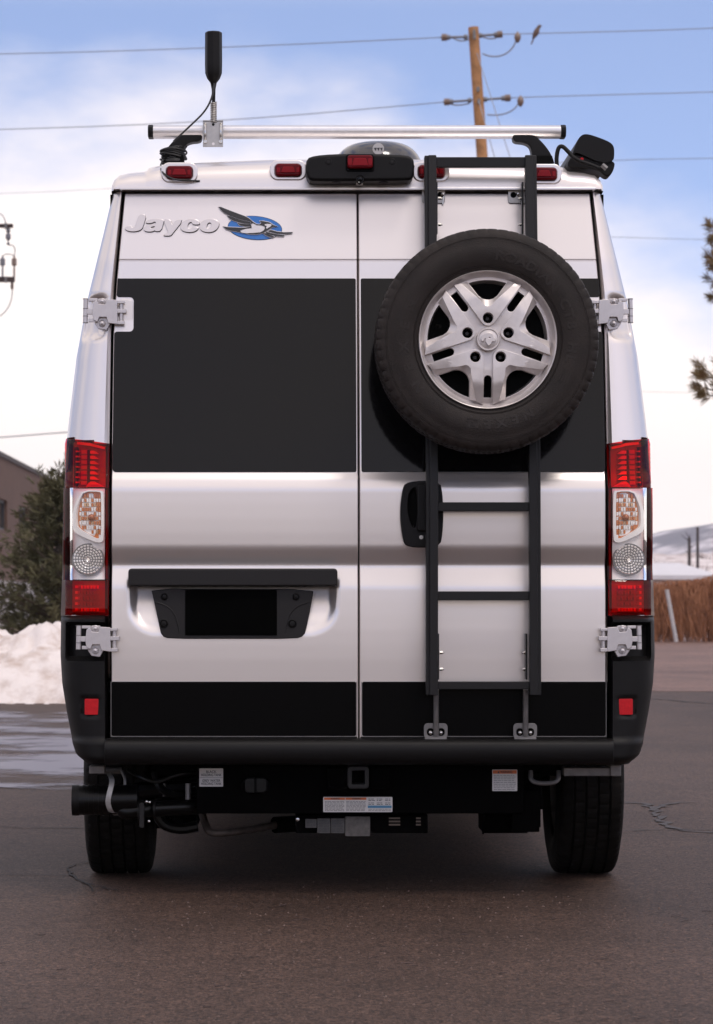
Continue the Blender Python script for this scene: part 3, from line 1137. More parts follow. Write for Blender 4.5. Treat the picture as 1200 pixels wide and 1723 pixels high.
# --- underside pieces
ub = MB()
ub.tube([(-.74, .89, .36), (.74, .89, .36)], .04, 14)
ub.build('axle', under, van)
for s in (-1, 1):
    m = MB()
    rows = []
    for k in range(15):
        f = k / 14
        y = .18 + f * 1.4
        z = .56 - .17 * math.sin(f * math.pi)
        rows.append([(s * .56 - .035, y, z), (s * .56 + .035, y, z), (s * .56 + .035, y, z + .03), (s * .56 - .035, y, z + .03)])
    m.grid(rows, True)
    m.build('leaf_spring', under, van)
for y0, y1, z0 in ((1.5, 2.9, .20), (3.0, 4.3, .22), (5.55, 5.95, .20)):
    MB().box(-.78, .78, y0, y1, z0, .44).build('holding_tank' if y1 < 5 else 'front_skirt', under, van, bevel=.02)
# hitch cross member
hy = .12
m = MB()
m.prism(pxrect(331, 882, 1288, 1369, hy, 2), hy, hy + .22)
m.build('tow_frame', under, van, bevel=.004)
m = MB()
m.prism(pxrect(862, 908, 1330, 1400, hy + .05, 2), hy + .05, hy + .2)
m.build('frame_bracket', under, van, bevel=.003)
ht = part_root('tow_hitch', P(603, 1310, .05), van)
o_ = pxrect(586, 620, 1290.5, 1326, .02, 5)
i_ = pxrect(591, 615, 1295.5, 1321, .02, 3)
vs, fs = curve_geo([o_, i_], .07, .0025, 2)
MB().add([(v.x, .09 - v.z, v.y) for v in vs], fs).build('receiver_tube', M('receiver_black', (.011, .010, .010), .4, spec=.3), ht, smooth=40)
MB().prism(i_, .13, .14).build('tube_inside', seal, ht)
MB().prism(pxrect(551, 586, 1292, 1333, .05, 3), .07, .118).build('side_plate', under, ht, bevel=.004)
MB().prism(pxrect(621, 657, 1292, 1330, .05, 3), .07, .118).build('side_plate', under, ht, bevel=.004)
for px_ in (569, 639):
    a, b = P(px_ - 15, 1326, .055), P(px_ + 15, 1326, .055)
    MB().tube(smooth_path([a + Vector((0, 0, .02)), a, b, b + Vector((0, 0, .02))], 2), .005, 8).build('safety_chain_loop', under, ht)
# trailer socket
sk = part_root('trailer_socket', P(430, 1321, .1), van)
MB().prism(ccw(pxpoly(smooth_poly([(402, 1321), (410, 1310), (430, 1307), (450, 1310), (459, 1321), (450, 1333), (430, 1336), (410, 1333)], 1), .1)), .095, .125).build('socket_flange', under, sk, bevel=.003)
MB().prism(pxrect(412, 449, 1309, 1334, .08, 6), .08, .1).build('socket_cover', M('socket_black', (.005, .005, .005), .35, spec=.2), sk, bevel=.004)
MB().prism(pxrect(428, 432, 1309, 1334, .075, 1), .076, .09).build('cover_latch', seal, sk)


# stickers
def words(txt, px0, px1, pyb, hpx, y, mat, parent, nm='printing'):
    vs, fs = text_geo(txt, 1.0, offset=.015)
    xx = [v.x for v in vs]
    a, b = min(xx), max(xx)
    x0, x1 = X(px0, y), X(px1, y)
    zb = Zp(pyb, y)
    sc = hpx / F * (D0 + y) / .70
    MB().add([(x0 + (v.x - a) / (b - a) * (x1 - x0), y, zb + v.y * sc) for v in vs], fs).build(nm, mat, parent, smooth=0)


def bars(rows, px0, px1, pys, y, mat, parent, seed=1):
    r_ = random.Random(seed)
    m = MB()
    for py_ in pys:
        a = px0
        while a < px1 - 2:
            b = min(px1, a + r_.uniform(2.5, 7))
            m.grid([[(X(a, y), y, Zp(py_, y)), (X(b, y), y, Zp(py_, y))], [(X(a, y), y, Zp(py_ + 1.05, y)), (X(b, y), y, Zp(py_ + 1.05, y))]])
            a = b + 1.0
    m.build('small_print', mat, parent, smooth=0)


s1 = part_root('holding_tank_sticker', P(356, 1308, hy - .002), van)
MB().prism(pxrect(335.5, 375.5, 1293, 1323.5, hy - .004, 1), hy - .004, hy - .0005).build('backing', sticker, s1, smooth=0)
words('BLACK', 347, 364.5, 1300.6, 4.2, hy - .0055, ink, s1)
words('HOLDING TANK', 338.5, 373, 1306, 4.2, hy - .0055, ink, s1)
words('GREY WATER', 340.5, 371, 1315.5, 4.2, hy - .0055, ink, s1)
words('HOLDING TANK', 338.5, 373, 1320.8, 4.2, hy - .0055, ink, s1)
MB().grid([[(X(336, hy), hy - .0055, Zp(1308, hy)), (X(375, hy), hy - .0055, Zp(1308, hy))], [(X(336, hy), hy - .0055, Zp(1308.8, hy)), (X(375, hy), hy - .0055, Zp(1308.8, hy))]]).build('divider', ink_grey, s1, smooth=0)
s2 = part_root('warning_sticker', P(849, 1313, hy - .002), van)
MB().prism(pxrect(828.5, 870.5, 1295, 1331, hy - .004, 1), hy - .004, hy - .0005).build('backing', sticker, s2, smooth=0)
MB().prism(pxrect(829.5, 869.5, 1296, 1301.8, hy - .005, .5), hy - .0052, hy - .0042).build('heading_band', orange_ink, s2, smooth=0)
words('WARNING', 842, 862, 1301, 4.2, hy - .0065, ink, s2)
MB().prism(ccw(pxpoly([(837, 1300.8), (840.5, 1300.8), (838.7, 1297)], hy)), hy - .0065, hy - .0055).build('hazard_mark', ink, s2, smooth=0)
bars(0, 831, 868, [1304 + 3.0 * k for k in range(9)], hy - .0055, ink_grey, s2, 3)
s3 = part_root('towing_sticker', P(602, 1354, hy - .002), van)
MB().prism(pxrect(544, 660.5, 1341, 1366.5, hy - .004, 1.5), hy - .004, hy - .0005).build('backing', sticker, s3, smooth=0)
for a, b in ((545.5, 580.5), (581.5, 616.5)):
    MB().prism(pxrect(a, b, 1342, 1345.8, hy - .005, .3), hy - .0052, hy - .0042).build('heading_band', orange_ink, s3, smooth=0)
    words('WARNING', a + 11, b - 9, 1345.3, 3.0, hy - .0065, ink, s3)
    bars(0, a + 1, b - 1, [1348 + 2.2 * k for k in range(8)], hy - .0055, ink_grey, s3, int(a))
MB().prism(pxrect(619, 659, 1355.5, 1359.5, hy - .005, .3), hy - .0052, hy - .0042).build('colour_band', blue_ink, s3, smooth=0)
for a, b in ((620, 631), (634, 645), (648, 657)):
    bars(0, a, b, [1344, 1346.5, 1350.5, 1353], hy - .0055, ink, s3, int(a))
bars(0, 620, 658, [1361, 1363.4], hy - .0055, ink_grey, s3, 77)

# plates and slots under the frame
m = MB()
m.prism(pxrect(498, 720, 1371, 1402, hy + .08, 2), hy + .08, hy + .5)
m.build('generator_case', under, van, bevel=.004)
lab = M('dull_label', (.075, .07, .067), .55, var=.25, vscale=60)
for a, b, c, d, mm in ((514, 533, 1378, 1393, lab), (534, 556, 1377, 1402, lab), (557, 580, 1377, 1402, lab), (581, 623, 1374, 1407, M('dull_plate', (.11, .10, .092), .5, .3, var=.3, vscale=50))):
    MB().prism(pxrect(a, b, c, d, hy + .07, 1), hy + .070, hy + .078).build('data_label', mm, van, bevel=.001)
    if mm is lab:
        bars(0, a + 2, b - 2, [c + 3 + 2.6 * k for k in range(int((d - c - 4) / 2.6))], hy + .0685, ink, van, a)
tan_m = M('tan_slot', (.16, .12, .09), .6)
for k in range(3):
    for a_, b_ in ((656, 675), (702, 710)):
        MB().box(X(a_, hy), X(b_, hy), hy + .074, hy + .08, Zp(1381 + k * 5.5, hy), Zp(1378.5 + k * 5.5, hy)).build('vent_slot', tan_m, van, smooth=0)
p = P(501, 1379, hy + .07)
MB().lathe([(.01, .006), (-.004, .006), (-.005, .0005)], (p.x, hy + .075, p.z), 12).build('bolt', bolt_mat, van)
# exhaust
MB().tube(smooth_path([P(335, 1352, .5), P(345, 1385, .35), P(352, 1402, .3), P(375, 1402, .3), P(420, 1396, .4), P(466, 1388, .5)], 3), .014, 12).build('exhaust_pipe', rust, van)
MB().tube(smooth_path([P(462, 1388, .5), P(500, 1386, .55)], 1), .03, 12).build('exhaust_flange', under, van)
# sewer hose carrier and dump valve on the left
sw = part_root('sewer_hose', P(170, 1345, .12), van)
a, b = P(124, 1346.5, .14), P(232, 1345, .14)
MB().tube([a, b], .052, 28).build('hose_tube', hose_black, sw)
MB().tube([P(122, 1346.5, .14), P(134, 1346.5, .14)], .054, 28).build('end_cap', plastic, sw)
for k in range(5):
    x = 140 + k * 8
    MB().tube([P(x, 1346, .14), P(x + 3, 1346, .14)], .0535, 28).build('hose_rib', hose_black, sw)
st = MB()
band = [P(182, 1300, .20), P(190, 1312, .10), P(184, 1335, .083), P(181, 1350, .083), P(186, 1366, .10), P(196, 1372, .14)]
bp2 = smooth_path(band, 3)
st.grid([[q + Vector((-.009, 0, 0)), q + Vector((.009, 0, 0)), q + Vector((.009, .004, 0)), q + Vector((-.009, .004, 0))] for q in bp2], True)
st.build('strap', M('pale_strap', (.40, .385, .37), .45, .3, var=.15, vscale=40), sw)
m = MB()
m.tube(smooth_path([P(203, 1340, .16), P(206, 1366, .12), P(222, 1366, .12), P(240, 1362, .12), P(335, 1357, .2)], 3), .027, 16)
m.build('drain_pipe', hose_black, sw)
m = MB()
m.tube([P(232, 1366, .1), P(242, 1366, .1)], .040, 18)
m.tube([P(258, 1362, .12), P(262, 1362, .12)], .034, 18)
m.build('pipe_collar', plastic, sw)
MB().prism(pxrect(235, 243, 1350, 1393, .06, 3), .05, .062).build('valve_handle', plastic_dk, sw, bevel=.003)
for px_, py_ in ((247, 1349), (251, 1382), (252, 1350)):
    p = P(px_, py_, .07)
    MB().lathe([(.006, .004), (-.004, .004), (-.005, .0005)], (p.x, .07, p.z), 10).build('bolt', bolt_mat, sw)
m = MB()
m.tube(smooth_path([P(215, 1295, .2), P(235, 1308, .16), P(262, 1318, .18), P(300, 1302, .2), P(330, 1300, .22)], 3), .008, 8)
m.tube(smooth_path([P(260, 1300, .25), P(270, 1330, .22), P(300, 1340, .22), P(330, 1332, .24)], 3), .014, 8)
m.tube(smooth_path([P(225, 1330, .3), P(290, 1326, .3), P(330, 1330, .3)], 2), .03, 10)
m.tube(smooth_path([P(262, 1345, .3), P(268, 1385, .3), P(300, 1396, .3), P(333, 1390, .3)], 2), .02, 10)
m.build('plumbing', hose_black, van)
m = MB()
m.tube([P(317, 1318, .2), P(317, 1345, .2)], .011, 12)
m.tube([P(164, 1297, .3), P(205, 1297, .3)], .012, 8)
m.tube(smooth_path([P(205, 1297, .22), P(212, 1312, .2), P(209, 1330, .2)], 2), .006, 8)
m.tube([P(276, 1318, .25), P(277, 1340, .25)], .006, 8)
m.build('bracket_rod', dull_steel, van)
m = MB()
for k in range(14):
    a, b = rnd.uniform(262, 330), rnd.uniform(1372, 1396)
    p = P(a, b, rnd.uniform(.3, .6))
    q = rnd.uniform(.008, .025)
    m.box(p.x - q, p.x + q, p.y, p.y + .05, p.z - q * .6, p.z + q * .6)
m.box(X(262, .5), X(332, .5), .5, .9, Zp(1394, .5), Zp(1310, .5))
m.build('tank_fitting', under, van, bevel=.003)
# right hand side: tow eye, pale beam, hangers
MB().tube(smooth_path([P(893, 1297, .15), P(893, 1318, .13), P(940, 1318, .13), P(940, 1297, .15)], 3), .0085, 10).build('tow_eye', dull_steel, van)
m = MB()
m.box(X(949, .12), X(1036, .12), .12, .2, Zp(1306, .12), Zp(1292, .12))
m.box(X(1027, .11), X(1045, .11), .105, .22, Zp(1306, .11), Zp(1287, .11))
m.build('side_beam', M('pale_beam', (.17, .155, .145), .5, .3, var=.2, vscale=25), van, bevel=.003)
m = MB()
m.box(X(150, .12), X(176, .12), .12, .2, Zp(1302, .12), Zp(1289, .12))
m.build('side_beam', MATS['pale_beam'], van, bevel=.003)
m = MB()
m.box(X(872, .3), X(910, .3), .3, .6, Zp(1392, .3), Zp(1300, .3))
m.box(X(815, .3), X(890, .3), .35, .6, Zp(1402, .35), Zp(1368, .35))
m.tube([P(814, 1368, .3), P(813, 1404, .3)], .004, 6)
m.tube([P(897, 1335, .25), P(897, 1400, .25)], .005, 6)
m.box(X(902, .2), X(914, .2), .2, .26, Zp(1362, .2), Zp(1342, .2))
m.build('hanger_bracket', under, van, bevel=.003)
m = MB()
for px_, py_ in ((893, 1337), (880, 1352), (882, 1357), (896, 1341)):
    p = P(px_, py_, .24)
    m.lathe([(.006, .006), (-.004, .006), (-.005, .0005)], (p.x, .24, p.z), 10)
m.build('bolt', dull_steel, van)

# ================================================================== LADDER
lad = thing('rear_ladder', 'black square-tube ladder fixed upright to the right rear door of the van', 'ladder', P(810, 1240, -.1))


def ly(z):                      # ladder follows the lean of the door
    return float(np.interp(z, [.5, 1.45, 2.6], [-.115, -.105, .030]))


def rail(px_top, px_bot, w0, w1, yo, nm):
    """rail between photo edges; w0..w1 are metres from its inner line"""
    m = MB()
    zt, zb = Zp(261, .02), Zp(1170, -.12)
    rows = []
    for k in range(13):
        z = zb + (zt - zb) * k / 12
        y = ly(z)
        x = X(px_bot, ly(zb)) + (X(px_top, ly(zt)) - X(px_bot, ly(zb))) * k / 12
        rows.append([(x + w0, y + yo[0], z), (x + w1, y + yo[0], z), (x + w1, y + yo[1], z), (x + w0, y + yo[1], z)])
    o = len(m.v)
    m.grid(rows, True)
    m.f += [(0, 1, 2, 3), tuple(len(m.v) - 4 + k for k in (3, 2, 1, 0))]
    return m.build(nm, ladder_mat, lad, bevel=.003)


rail(714.5, 717, .0, .030, (.0, .045), 'rail')
rail(714.5, 717, .012, .0405, (-.012, .030), 'rail_channel')
rail(903, 911, -.030, .0, (.0, .045), 'rail')
rail(903, 911, -.0405, -.012, (-.012, .030), 'rail_channel')
for py0, py1 in ((264, 281), (556, 570), (700, 714), (845, 860), (995, 1010), (1147, 1160)):
    z = Zp((py0 + py1) / 2, -.05)
    y = ly(z)
    z0, z1 = Zp(py1, y), Zp(py0, y)
    xa_, xb_ = (X(733, y), X(884, y)) if py0 < 300 else (X(736, y), X(891, y))
    if 500 < py0 < 800:
        xa_, xb_ = X(735, y), X(889, y)
    MB().box(xa_ - .004, xb_ + .004, y + .002, y + .028, z0, z1).build('rung', ladder_mat, lad, bevel=.002)
# clamp rails inside and their bolts
for sx, pxa in ((1, 737), (-1, 889)):
    for py0, py1 in ((1066, 1143), (300, 388)):
        z0, z1 = Zp(py1, -.05), Zp(py0, -.05)
        y = ly((z0 + z1) / 2)
        pp = pxa if py0 > 500 else (734.5 if sx > 0 else 882.5)
        x = X(pp, y)
        MB().box(*sorted((x, x + sx * .006)), y + .030, y + .075, z0, z1).build('clamp_bar', ladder_mat, lad, bevel=.001)
        for py_ in ((1098, 1126) if py0 > 500 else (334, 378)):
            c_ = P(pp, py_, y + .05)
            MB().tube([c_ + Vector((sx * .006, 0, 0)), c_ + Vector((sx * .016, 0, 0))], .006, 6).build('bolt', bolt_mat, lad)
            MB().tube([c_ + Vector((sx * .012, 0, 0)), c_ + Vector((sx * .021, 0, 0))], .0032, 8).build('bolt_end', bolt_mat, lad)
# upper mounting plates
for pxa, pxb in ((710, 749), (855, 893)):
    yq = Yd(zr(330)) - .012
    pl = MB().prism(pxrect(pxa, pxb, 317, 342, yq, 5), yq, yq + .008).build('mount_plate', steel, lad, bevel=.0015)
    cx_ = 743 if pxa < 800 else 866
    MB().prism(pxrect(cx_ - 7, cx_ + 3, 323, 333, yq, 5), yq - .0015, yq + .001).build('slot', seal, pl)
    p = P(cx_ + (2 if pxa < 800 else 6), 327, yq)
    MB().lathe([(.004, .008), (-.004, .008), (-.006, .006), (-.010, .005), (-.011, .0005)], (p.x, yq - .002, p.z), 6).build('bolt', bolt_mat, pl)
    MB().tube([P(cx_ + 4 if pxa < 800 else cx_ + 12, 326, yq), P(cx_ + 2 if pxa < 800 else cx_ + 10, 344, yq)], .003, 6).build('pin', bolt_mat, pl)
# lower rods and feet
for pxa, pxb, f0 in ((734, 734, 714), (884.5, 884.5, 864.5)):
    MB().tube([P(pxa, 1160, -.06), P(pxb, 1238, -.03)], .0095, 14).build('strut', dull_steel, lad)
    vs, fs = curve_geo([pxrect(f0, f0 + 39, 1217.5, 1243, -.03, 6), pxrect(f0 + 4, f0 + 17, 1225, 1239, -.03, 6)[::-1], pxrect(f0 + 22, f0 + 35, 1225, 1239, -.03, 6)[::-1]], .003, .001)
    ft = MB().add([(v.x, -.022 - v.z, v.y) for v in vs], fs).build('foot_plate', dull_steel, lad, smooth=30)
    for k in (11, 28):
        p = P(f0 + k, 1233, -.03)
        MB().lathe([(.01, .007), (-.004, .007), (-.006, .005), (-.012, .0045), (-.013, .0005)], (p.x, -.024, p.z), 8).build('bolt', bolt_mat, ft)
    MB().prism(pxrect(f0 + 1, f0 + 38, 1241, 1245, -.04, 1), -.045, -.018).build('foot_hook', dull_steel, ft, bevel=.001)

# ================================================================== SPARE WHEEL
YF = -.315
wc = P(821.5, 571, YF)
spare = thing('spare_wheel', 'spare wheel with silver twin-spoke alloy hung on the rear ladder', 'spare wheel', (wc.x, YF + .11, wc.z - .375))
tyre((wc.x, YF + .112, wc.z), .225, .3755, .222, 'y', rubber, spare, 64)
cx_, cz_ = wc.x, wc.z


def pol(r, a):
    return (r * math.cos(R(a)), r * math.sin(R(a)))




def disc(r):
    """how far the face stands out at radius r"""
    return float(np.interp(r, [.0, .052, .075, .10, .148, .152, .205, .225], [.012, .012, .0135, .0145, .0135, .0128, -.003, -.010]))


def fine(vs, fs, h, size=.012):
    """subdivide a flat 2D piece and bend it to the dish of the wheel"""
    bw = bmesh.new()
    bv_ = [bw.verts.new(v) for v in vs]
    for f in fs:
        try:
            bw.faces.new([bv_[i] for i in f])
        except ValueError:
            pass
    bmesh.ops.remove_doubles(bw, verts=bw.verts, dist=1e-5)
    for _ in range(5):
        bmesh.ops.triangulate(bw, faces=bw.faces)
        eg = [e for e in bw.edges if e.calc_length() > size]
        if not eg:
            break
        bmesh.ops.subdivide_edges(bw, edges=eg, cuts=1)
    bmesh.ops.triangulate(bw, faces=bw.faces)
    bw.verts.index_update()
    m = MB().add([(cx_ + v.co.x, YF + .024 - v.co.z - disc(math.hypot(v.co.x, v.co.y)) - h, cz_ + v.co.y) for v in bw.verts], [tuple(v.index for v in f.verts) for f in bw.faces])
    bw.free()
    return m


def arm(th, sg, off, r_):
    """point at radius r_ on the line lying `off` from the slot axis th, towards the side sg"""
    return pol(r_, th + sg * math.degrees(math.asin(off / r_)))


base_holes = []
for k in range(5):
    tb = 90 + 72 * k                                     # middle of a forked arm; slots lie 36 degrees either side
    tl_, tr2 = tb + 36, tb - 36
    # window inside the fork
    win_r = [arm(tr2, 1, .060, q) for q in (.199, .175, .150)]
    win_l = [arm(tl_, -1, .060, q) for q in (.150, .175, .199)]
    apex = [pol(.1385, tb - 8), pol(.1335, tb - 3.2), pol(.1335, tb + 3.2), pol(.1385, tb + 8)]
    e0, e1 = [math.degrees(math.atan2(q[1], q[0])) for q in (win_l[-1], win_r[0])]
    d_ = (e0 - e1) % 360
    rim_arc = [pol(.203, e1 + d_ * (1 - i / 7)) for i in range(8)]
    base_holes.append(win_r + apex + win_l + rim_arc)
    # narrow slot
    d = Vector(pol(1, tl_))
    nn = Vector((-d.y, d.x))
    hw = .0145
    base_holes.append([tuple(d * (.132 - hw * math.sin(math.pi * i / 6)) + nn * (hw * math.cos(math.pi * i / 6))) for i in range(7)] + [tuple(d * .194 - nn * hw), tuple(d * .194 + nn * hw)])
    # raised forked plate
    out_r = [arm(tr2, 1, .0172, q) for q in (.216, .18, .14, .10, .068)]
    lug = pol(.072, tb)
    a_r, a_l = tr2 - 90, tl_ + 90
    span = (a_r - a_l) % 360
    boss = [(lug[0] + .0251 * math.cos(R(a_r - span * i / 8)), lug[1] + .0251 * math.sin(R(a_r - span * i / 8))) for i in range(9)]
    out_l = [arm(tl_, -1, .0172, q) for q in (.068, .10, .14, .18, .216)]
    in_l = [arm(tl_, -1, float(np.interp(q, [.125, .210], [.0575, .0375])), q) for q in (.2085, .18, .15, .130)]
    in_r = [arm(tr2, 1, float(np.interp(q, [.125, .210], [.0575, .0375])), q) for q in (.130, .15, .18, .2085)]
    top = out_r + boss + out_l + in_l + [pol(.1125, tb + 5), pol(.110, tb), pol(.1125, tb - 5)] + in_r
    hole = [(lug[0] + .0188 * math.cos(R(a)), lug[1] + .0188 * math.sin(R(a))) for a in range(0, 360, 18)]
    vs, fs = curve_geo([top, hole], .0065, .0008, 1)
    fine(vs, fs, .002, .016).build('spoke', wheel_mat, spare, smooth=20)
    # chamfer falling from the plate into the window
    hi = in_l + [pol(.1125, tb + 5), pol(.110, tb), pol(.1125, tb - 5)] + in_r
    lo = [arm(tl_, -1, .060, q) for q in (.2075, .18, .158, .146)] + [pol(.1385, tb + 7), pol(.1330, tb), pol(.1385, tb - 7)] + [arm(tr2, 1, .060, q) for q in (.146, .158, .18, .2075)]
    hh = lambda q, dz: (cx_ + q[0], YF + .024 - disc(math.hypot(*q)) - dz, cz_ + q[1])
    m = MB()
    m.grid([[hh(q, .0090) for q in hi], [hh(q, -.004) for q in lo], [hh(q, -.03) for q in lo]])
    m.build('spoke_chamfer', wheel_mat, spare, smooth=25)
for k in range(5):
    lg = pol(.072, 90 + 72 * k)
    base_holes.append([(lg[0] + .0185 * math.cos(R(a)), lg[1] + .0185 * math.sin(R(a))) for a in range(0, 360, 18)])
vs, fs = curve_geo([[pol(.2165, a) for a in range(0, 360, 4)]] + base_holes, .009, .0015, 1)
fine(vs, fs, -.0165, .016).build('wheel_disc', wheel_mat, spare, smooth=22)
MB().lathe([(.085, .196), (.060, .199), (.040, .204), (.022, .213), (.010, .2205), (.001, .2255), (-.0035, .2280), (-.0045, .2300), (-.001, .2322), (.010, .2325), (.03, .228)], (cx_, YF + .012, cz_), 96).build('rim', wheel_mat, spare, smooth=40)
MB().lathe([(.045, .205), (.09, .195), (.17, .192)], (cx_, YF + .012, cz_), 64).build('barrel', wheel_dirt, spare)
MB().lathe([(.0, .1955), (.001, .0005)], (cx_, YF + .085, cz_), 48).build('shade_disc', seal, spare)  # black disc painted in for the shade behind the wheel's openings
m = MB()
m.box(cx_ - .05, cx_ + .05, YF + .14, -.07, cz_ - .06, cz_ + .06)
m.box(cx_ - .17, cx_ + .17, -.09, -.065, cz_ - .03, cz_ + .03)
m.build('carrier', ladder_mat, spare, bevel=.003)
for k in range(5):
    lr = pol(.072, 306 + 72 * k)
    q = (cx_ + lr[0], YF + .026, cz_ + lr[1])
    MB().lathe([(.03, .0150), (.012, .0150), (.010, .0135), (.014, .0115), (.004, .0105), (.002, .0085), (.006, .006), (.006, .0005)], q, 6).build('lug_nut', M('lug_black', (.02, .018, .018), .35, .5) if 'lug_black' not in MATS else MATS['lug_black'], spare)
cap = MB().lathe([(.02, .0395), (-.014, .0395), (-.018, .037), (-.018, .034), (-.0145, .032), (-.018, .020), (-.0195, .0005)], (cx_, YF + .010, cz_), 48).build('centre_cap', wheel_mat, spare, smooth=30)
em = smooth_poly([(-.020, .010), (-.012, .019), (.004, .021), (.013, .016), (.016, .006), (.024, .000), (.022, -.009), (.012, -.006), (.008, -.016), (.000, -.023), (-.004, -.014), (-.010, -.008), (-.006, .002), (-.012, .004), (-.016, -.006), (-.022, -.008), (-.024, .002)], 2)
eye_ = [(.004 + .0045 * math.cos(R(a)), .004 + .0035 * math.sin(R(a))) for a in range(0, 360, 40)]
horn_ = [(-.012 + .0035 * math.cos(R(a)), -.003 + .006 * math.sin(R(a))) for a in range(0, 360, 40)]
vs, fs = curve_geo([em, eye_], .0015, .002, 2)
MB().add([(cx_ + v.x, YF - .0095 - v.z, cz_ + v.y) for v in vs], fs).build('emblem', wheel_mat, cap, smooth=60)
# valve and balance weight glimpsed through the windows
MB().tube([Vector((cx_ - .168, YF + .05, cz_ + .05)), Vector((cx_ - .158, YF + .03, cz_ + .045))], .006, 10).build('valve', seal, spare)


def ring_text(txt, a0, step, r_, size):
    """raised letters on the sidewall, reading clockwise from angle a0"""
    for i, ch in enumerate(txt):
        if ch == ' ':
            continue
        vs, fs = text_geo(ch, size, offset=.001, extrude=.0012, bevel=.0004, align='CENTER')
        a = R(a0 - step * (i - .45 * txt[:i].count('I') - .25 * (ch == 'I')))
        up_ = Vector((math.cos(a), 0, math.sin(a)))
        rt = Vector((math.sin(a), 0, -math.cos(a)))
        pts = []
        for v in vs:
            q = Vector((cx_, 0, cz_)) + up_ * (r_ + v.y) + rt * v.x * 1.15
            rr_ = math.hypot(q.x - cx_, q.z - cz_)
            yy = float(np.interp(rr_, [.234, .262, .291, .314, .320, .332, .349], [.016, .0035, .0, .0017, .004, .005, .0079]))
            pts.append((q.x, YF + yy - .0002 - v.z, q.z))
        MB().add(pts, fs).build('raised_letter', rubber_txt, spare, smooth=30)


ring_text('ROADIAN CT8 HL', 82, 7.6, .268, .044)
ring_text('NEXEN', 214, 14.5, .268, .044)
ring_text('NEXEN', 298, 9.5, .268, .044)
m = MB()
for a0, a1 in ((-30, -21), (150, 160), (255, 263)):
    for k in range(4):
        rows = []
        for i in range(9):
            a = R(a0 + (a1 - a0) * i / 8)
            rows.append([(cx_ + (.270 + k * .009) * math.cos(a), YF - .0008, cz_ + (.270 + k * .009) * math.sin(a)), (cx_ + (.2735 + k * .009) * math.cos(a), YF - .0008, cz_ + (.2735 + k * .009) * math.sin(a))])
        m.grid(rows)
for r_ in (.2455, .2495, .338, .3425):
    m.lathe([(.0, r_ - .0008), (-.0014, r_), (.0, r_ + .0008)], (cx_, YF + (.0085 if r_ < .3 else .0062), cz_), 120)
m.build('sidewall_ridges', rubber_txt, spare, smooth=40)

# ================================================================== ROOF RACK
RY = .50
rack = thing('roof_rack', 'silver roof rack crossbar with black end caps on two black feet', 'roof rack', (0, RY, 2.56))
zb0, zb1 = Zp(232, RY), Zp(211.5, RY)
zm = (zb0 + zb1) / 2
barp = [(-.030, zm - .016), (-.036, zm - .004), (-.034, zm + .010), (-.022, zb1 - .002), (0, zb1), (.022, zb1 - .002), (.034, zm + .010), (.036, zm - .004), (.030, zm - .016), (.024, zb0), (-.024, zb0)]
m = MB()
rows = [[(x, RY + y, z) for y, z in barp] for x in (X(257, RY), 0, X(944, RY))]
m.grid(rows, True)
m.build('crossbar', alu, rack, smooth=40, bevel=.0015)
for a, b in ((249.5, 259), (942, 951.5)):
    m = MB()
    rows = []
    for f, sc in ((0, .93), (.12, 1.06), (.88, 1.06), (1, .93)):
        x = X(a + (b - a) * f, RY)
        rows.append([(x, RY + y * sc, zm + (z - zm) * sc) for y, z in barp])
    m.grid(rows, True)
    m.f += [tuple(range(11)), tuple(len(m.v) - 11 + i for i in range(11))]
    m.build('end_cap', plastic, rack, smooth=40, bevel=.001)
for s in (-1, 1):
    pts = [(340, 224), (341, 232), (338, 240), (322, 241), (312, 246), (309, 256), (309, 272), (273, 273), (275, 262), (284, 248), (295, 236), (306, 227), (320, 223.5)]
    if s > 0:
        pts = [(600 + 603.5 - 603.5 + (600 - a), b) for a, b in pts]
        pts = [(a + 2.5, b + 1) for a, b in pts]
    ol = ccw(pxpoly(smooth_poly(pts, 2), RY))
    MB().prism(ol, RY - .03, RY + .03).build('foot', plastic, rack, bevel=.006, bseg=3)
    pts = [(275, 262), (309, 262), (311, 275), (271, 275)]
    if s > 0:
        pts = [(1202.5 - a, b + 2) for a, b in pts]
    MB().prism(ccw(pxpoly(pts, RY)), RY - .036, RY + .036).build('foot_pad', seal, rack, bevel=.003)

# ================================================================== ANTENNA
AY = .44
ant = thing('antenna', 'black whip-style booster antenna on a spring clamped to the roof rack bar', 'antenna', P(359, 247, AY))
a = P(359.5, 54, AY)
zt, zb = Zp(54, AY), Zp(130, AY)
zs_ = Zp(150, AY)
pr_ = [(zt, .0285), (zt - .004, .031), (zb + .045, .0315), (zb + .014, .0305), (zb - .004, .024), (zb - .020, .012), (zs_, .0075), (Zp(172, AY), .0065)]
MB().lathe([(q[0], q[1]) for q in pr_], (a.x, AY, 0), 8, axis='z', cap=True).build('mast', plastic, ant, smooth=25, bevel=.0012)
sp = []
for k in range(0, 181):
    f = k / 180
    sp.append((a.x + .0095 * math.cos(f * 2 * math.pi * 11), AY + .0095 * math.sin(f * 2 * math.pi * 11), Zp(172, AY) + (Zp(205, AY) - Zp(172, AY)) * f))
MB().tube(sp, .0030, 6).build('spring', steel, ant, smooth=180)
MB().tube([P(359.5, 172, AY), P(359.5, 206, AY)], .0065, 10).build('spring_core', dull_steel, ant)
br = MB().prism(pxrect(341.5, 375.5, 203, 247, AY, 1), AY + .0, AY + .006)
br.box(X(341.5, AY), X(375.5, AY), AY + .0, AY + .045, Zp(205, AY), Zp(202, AY))
br = br.build('clamp_plate', steel, ant, bevel=.001)
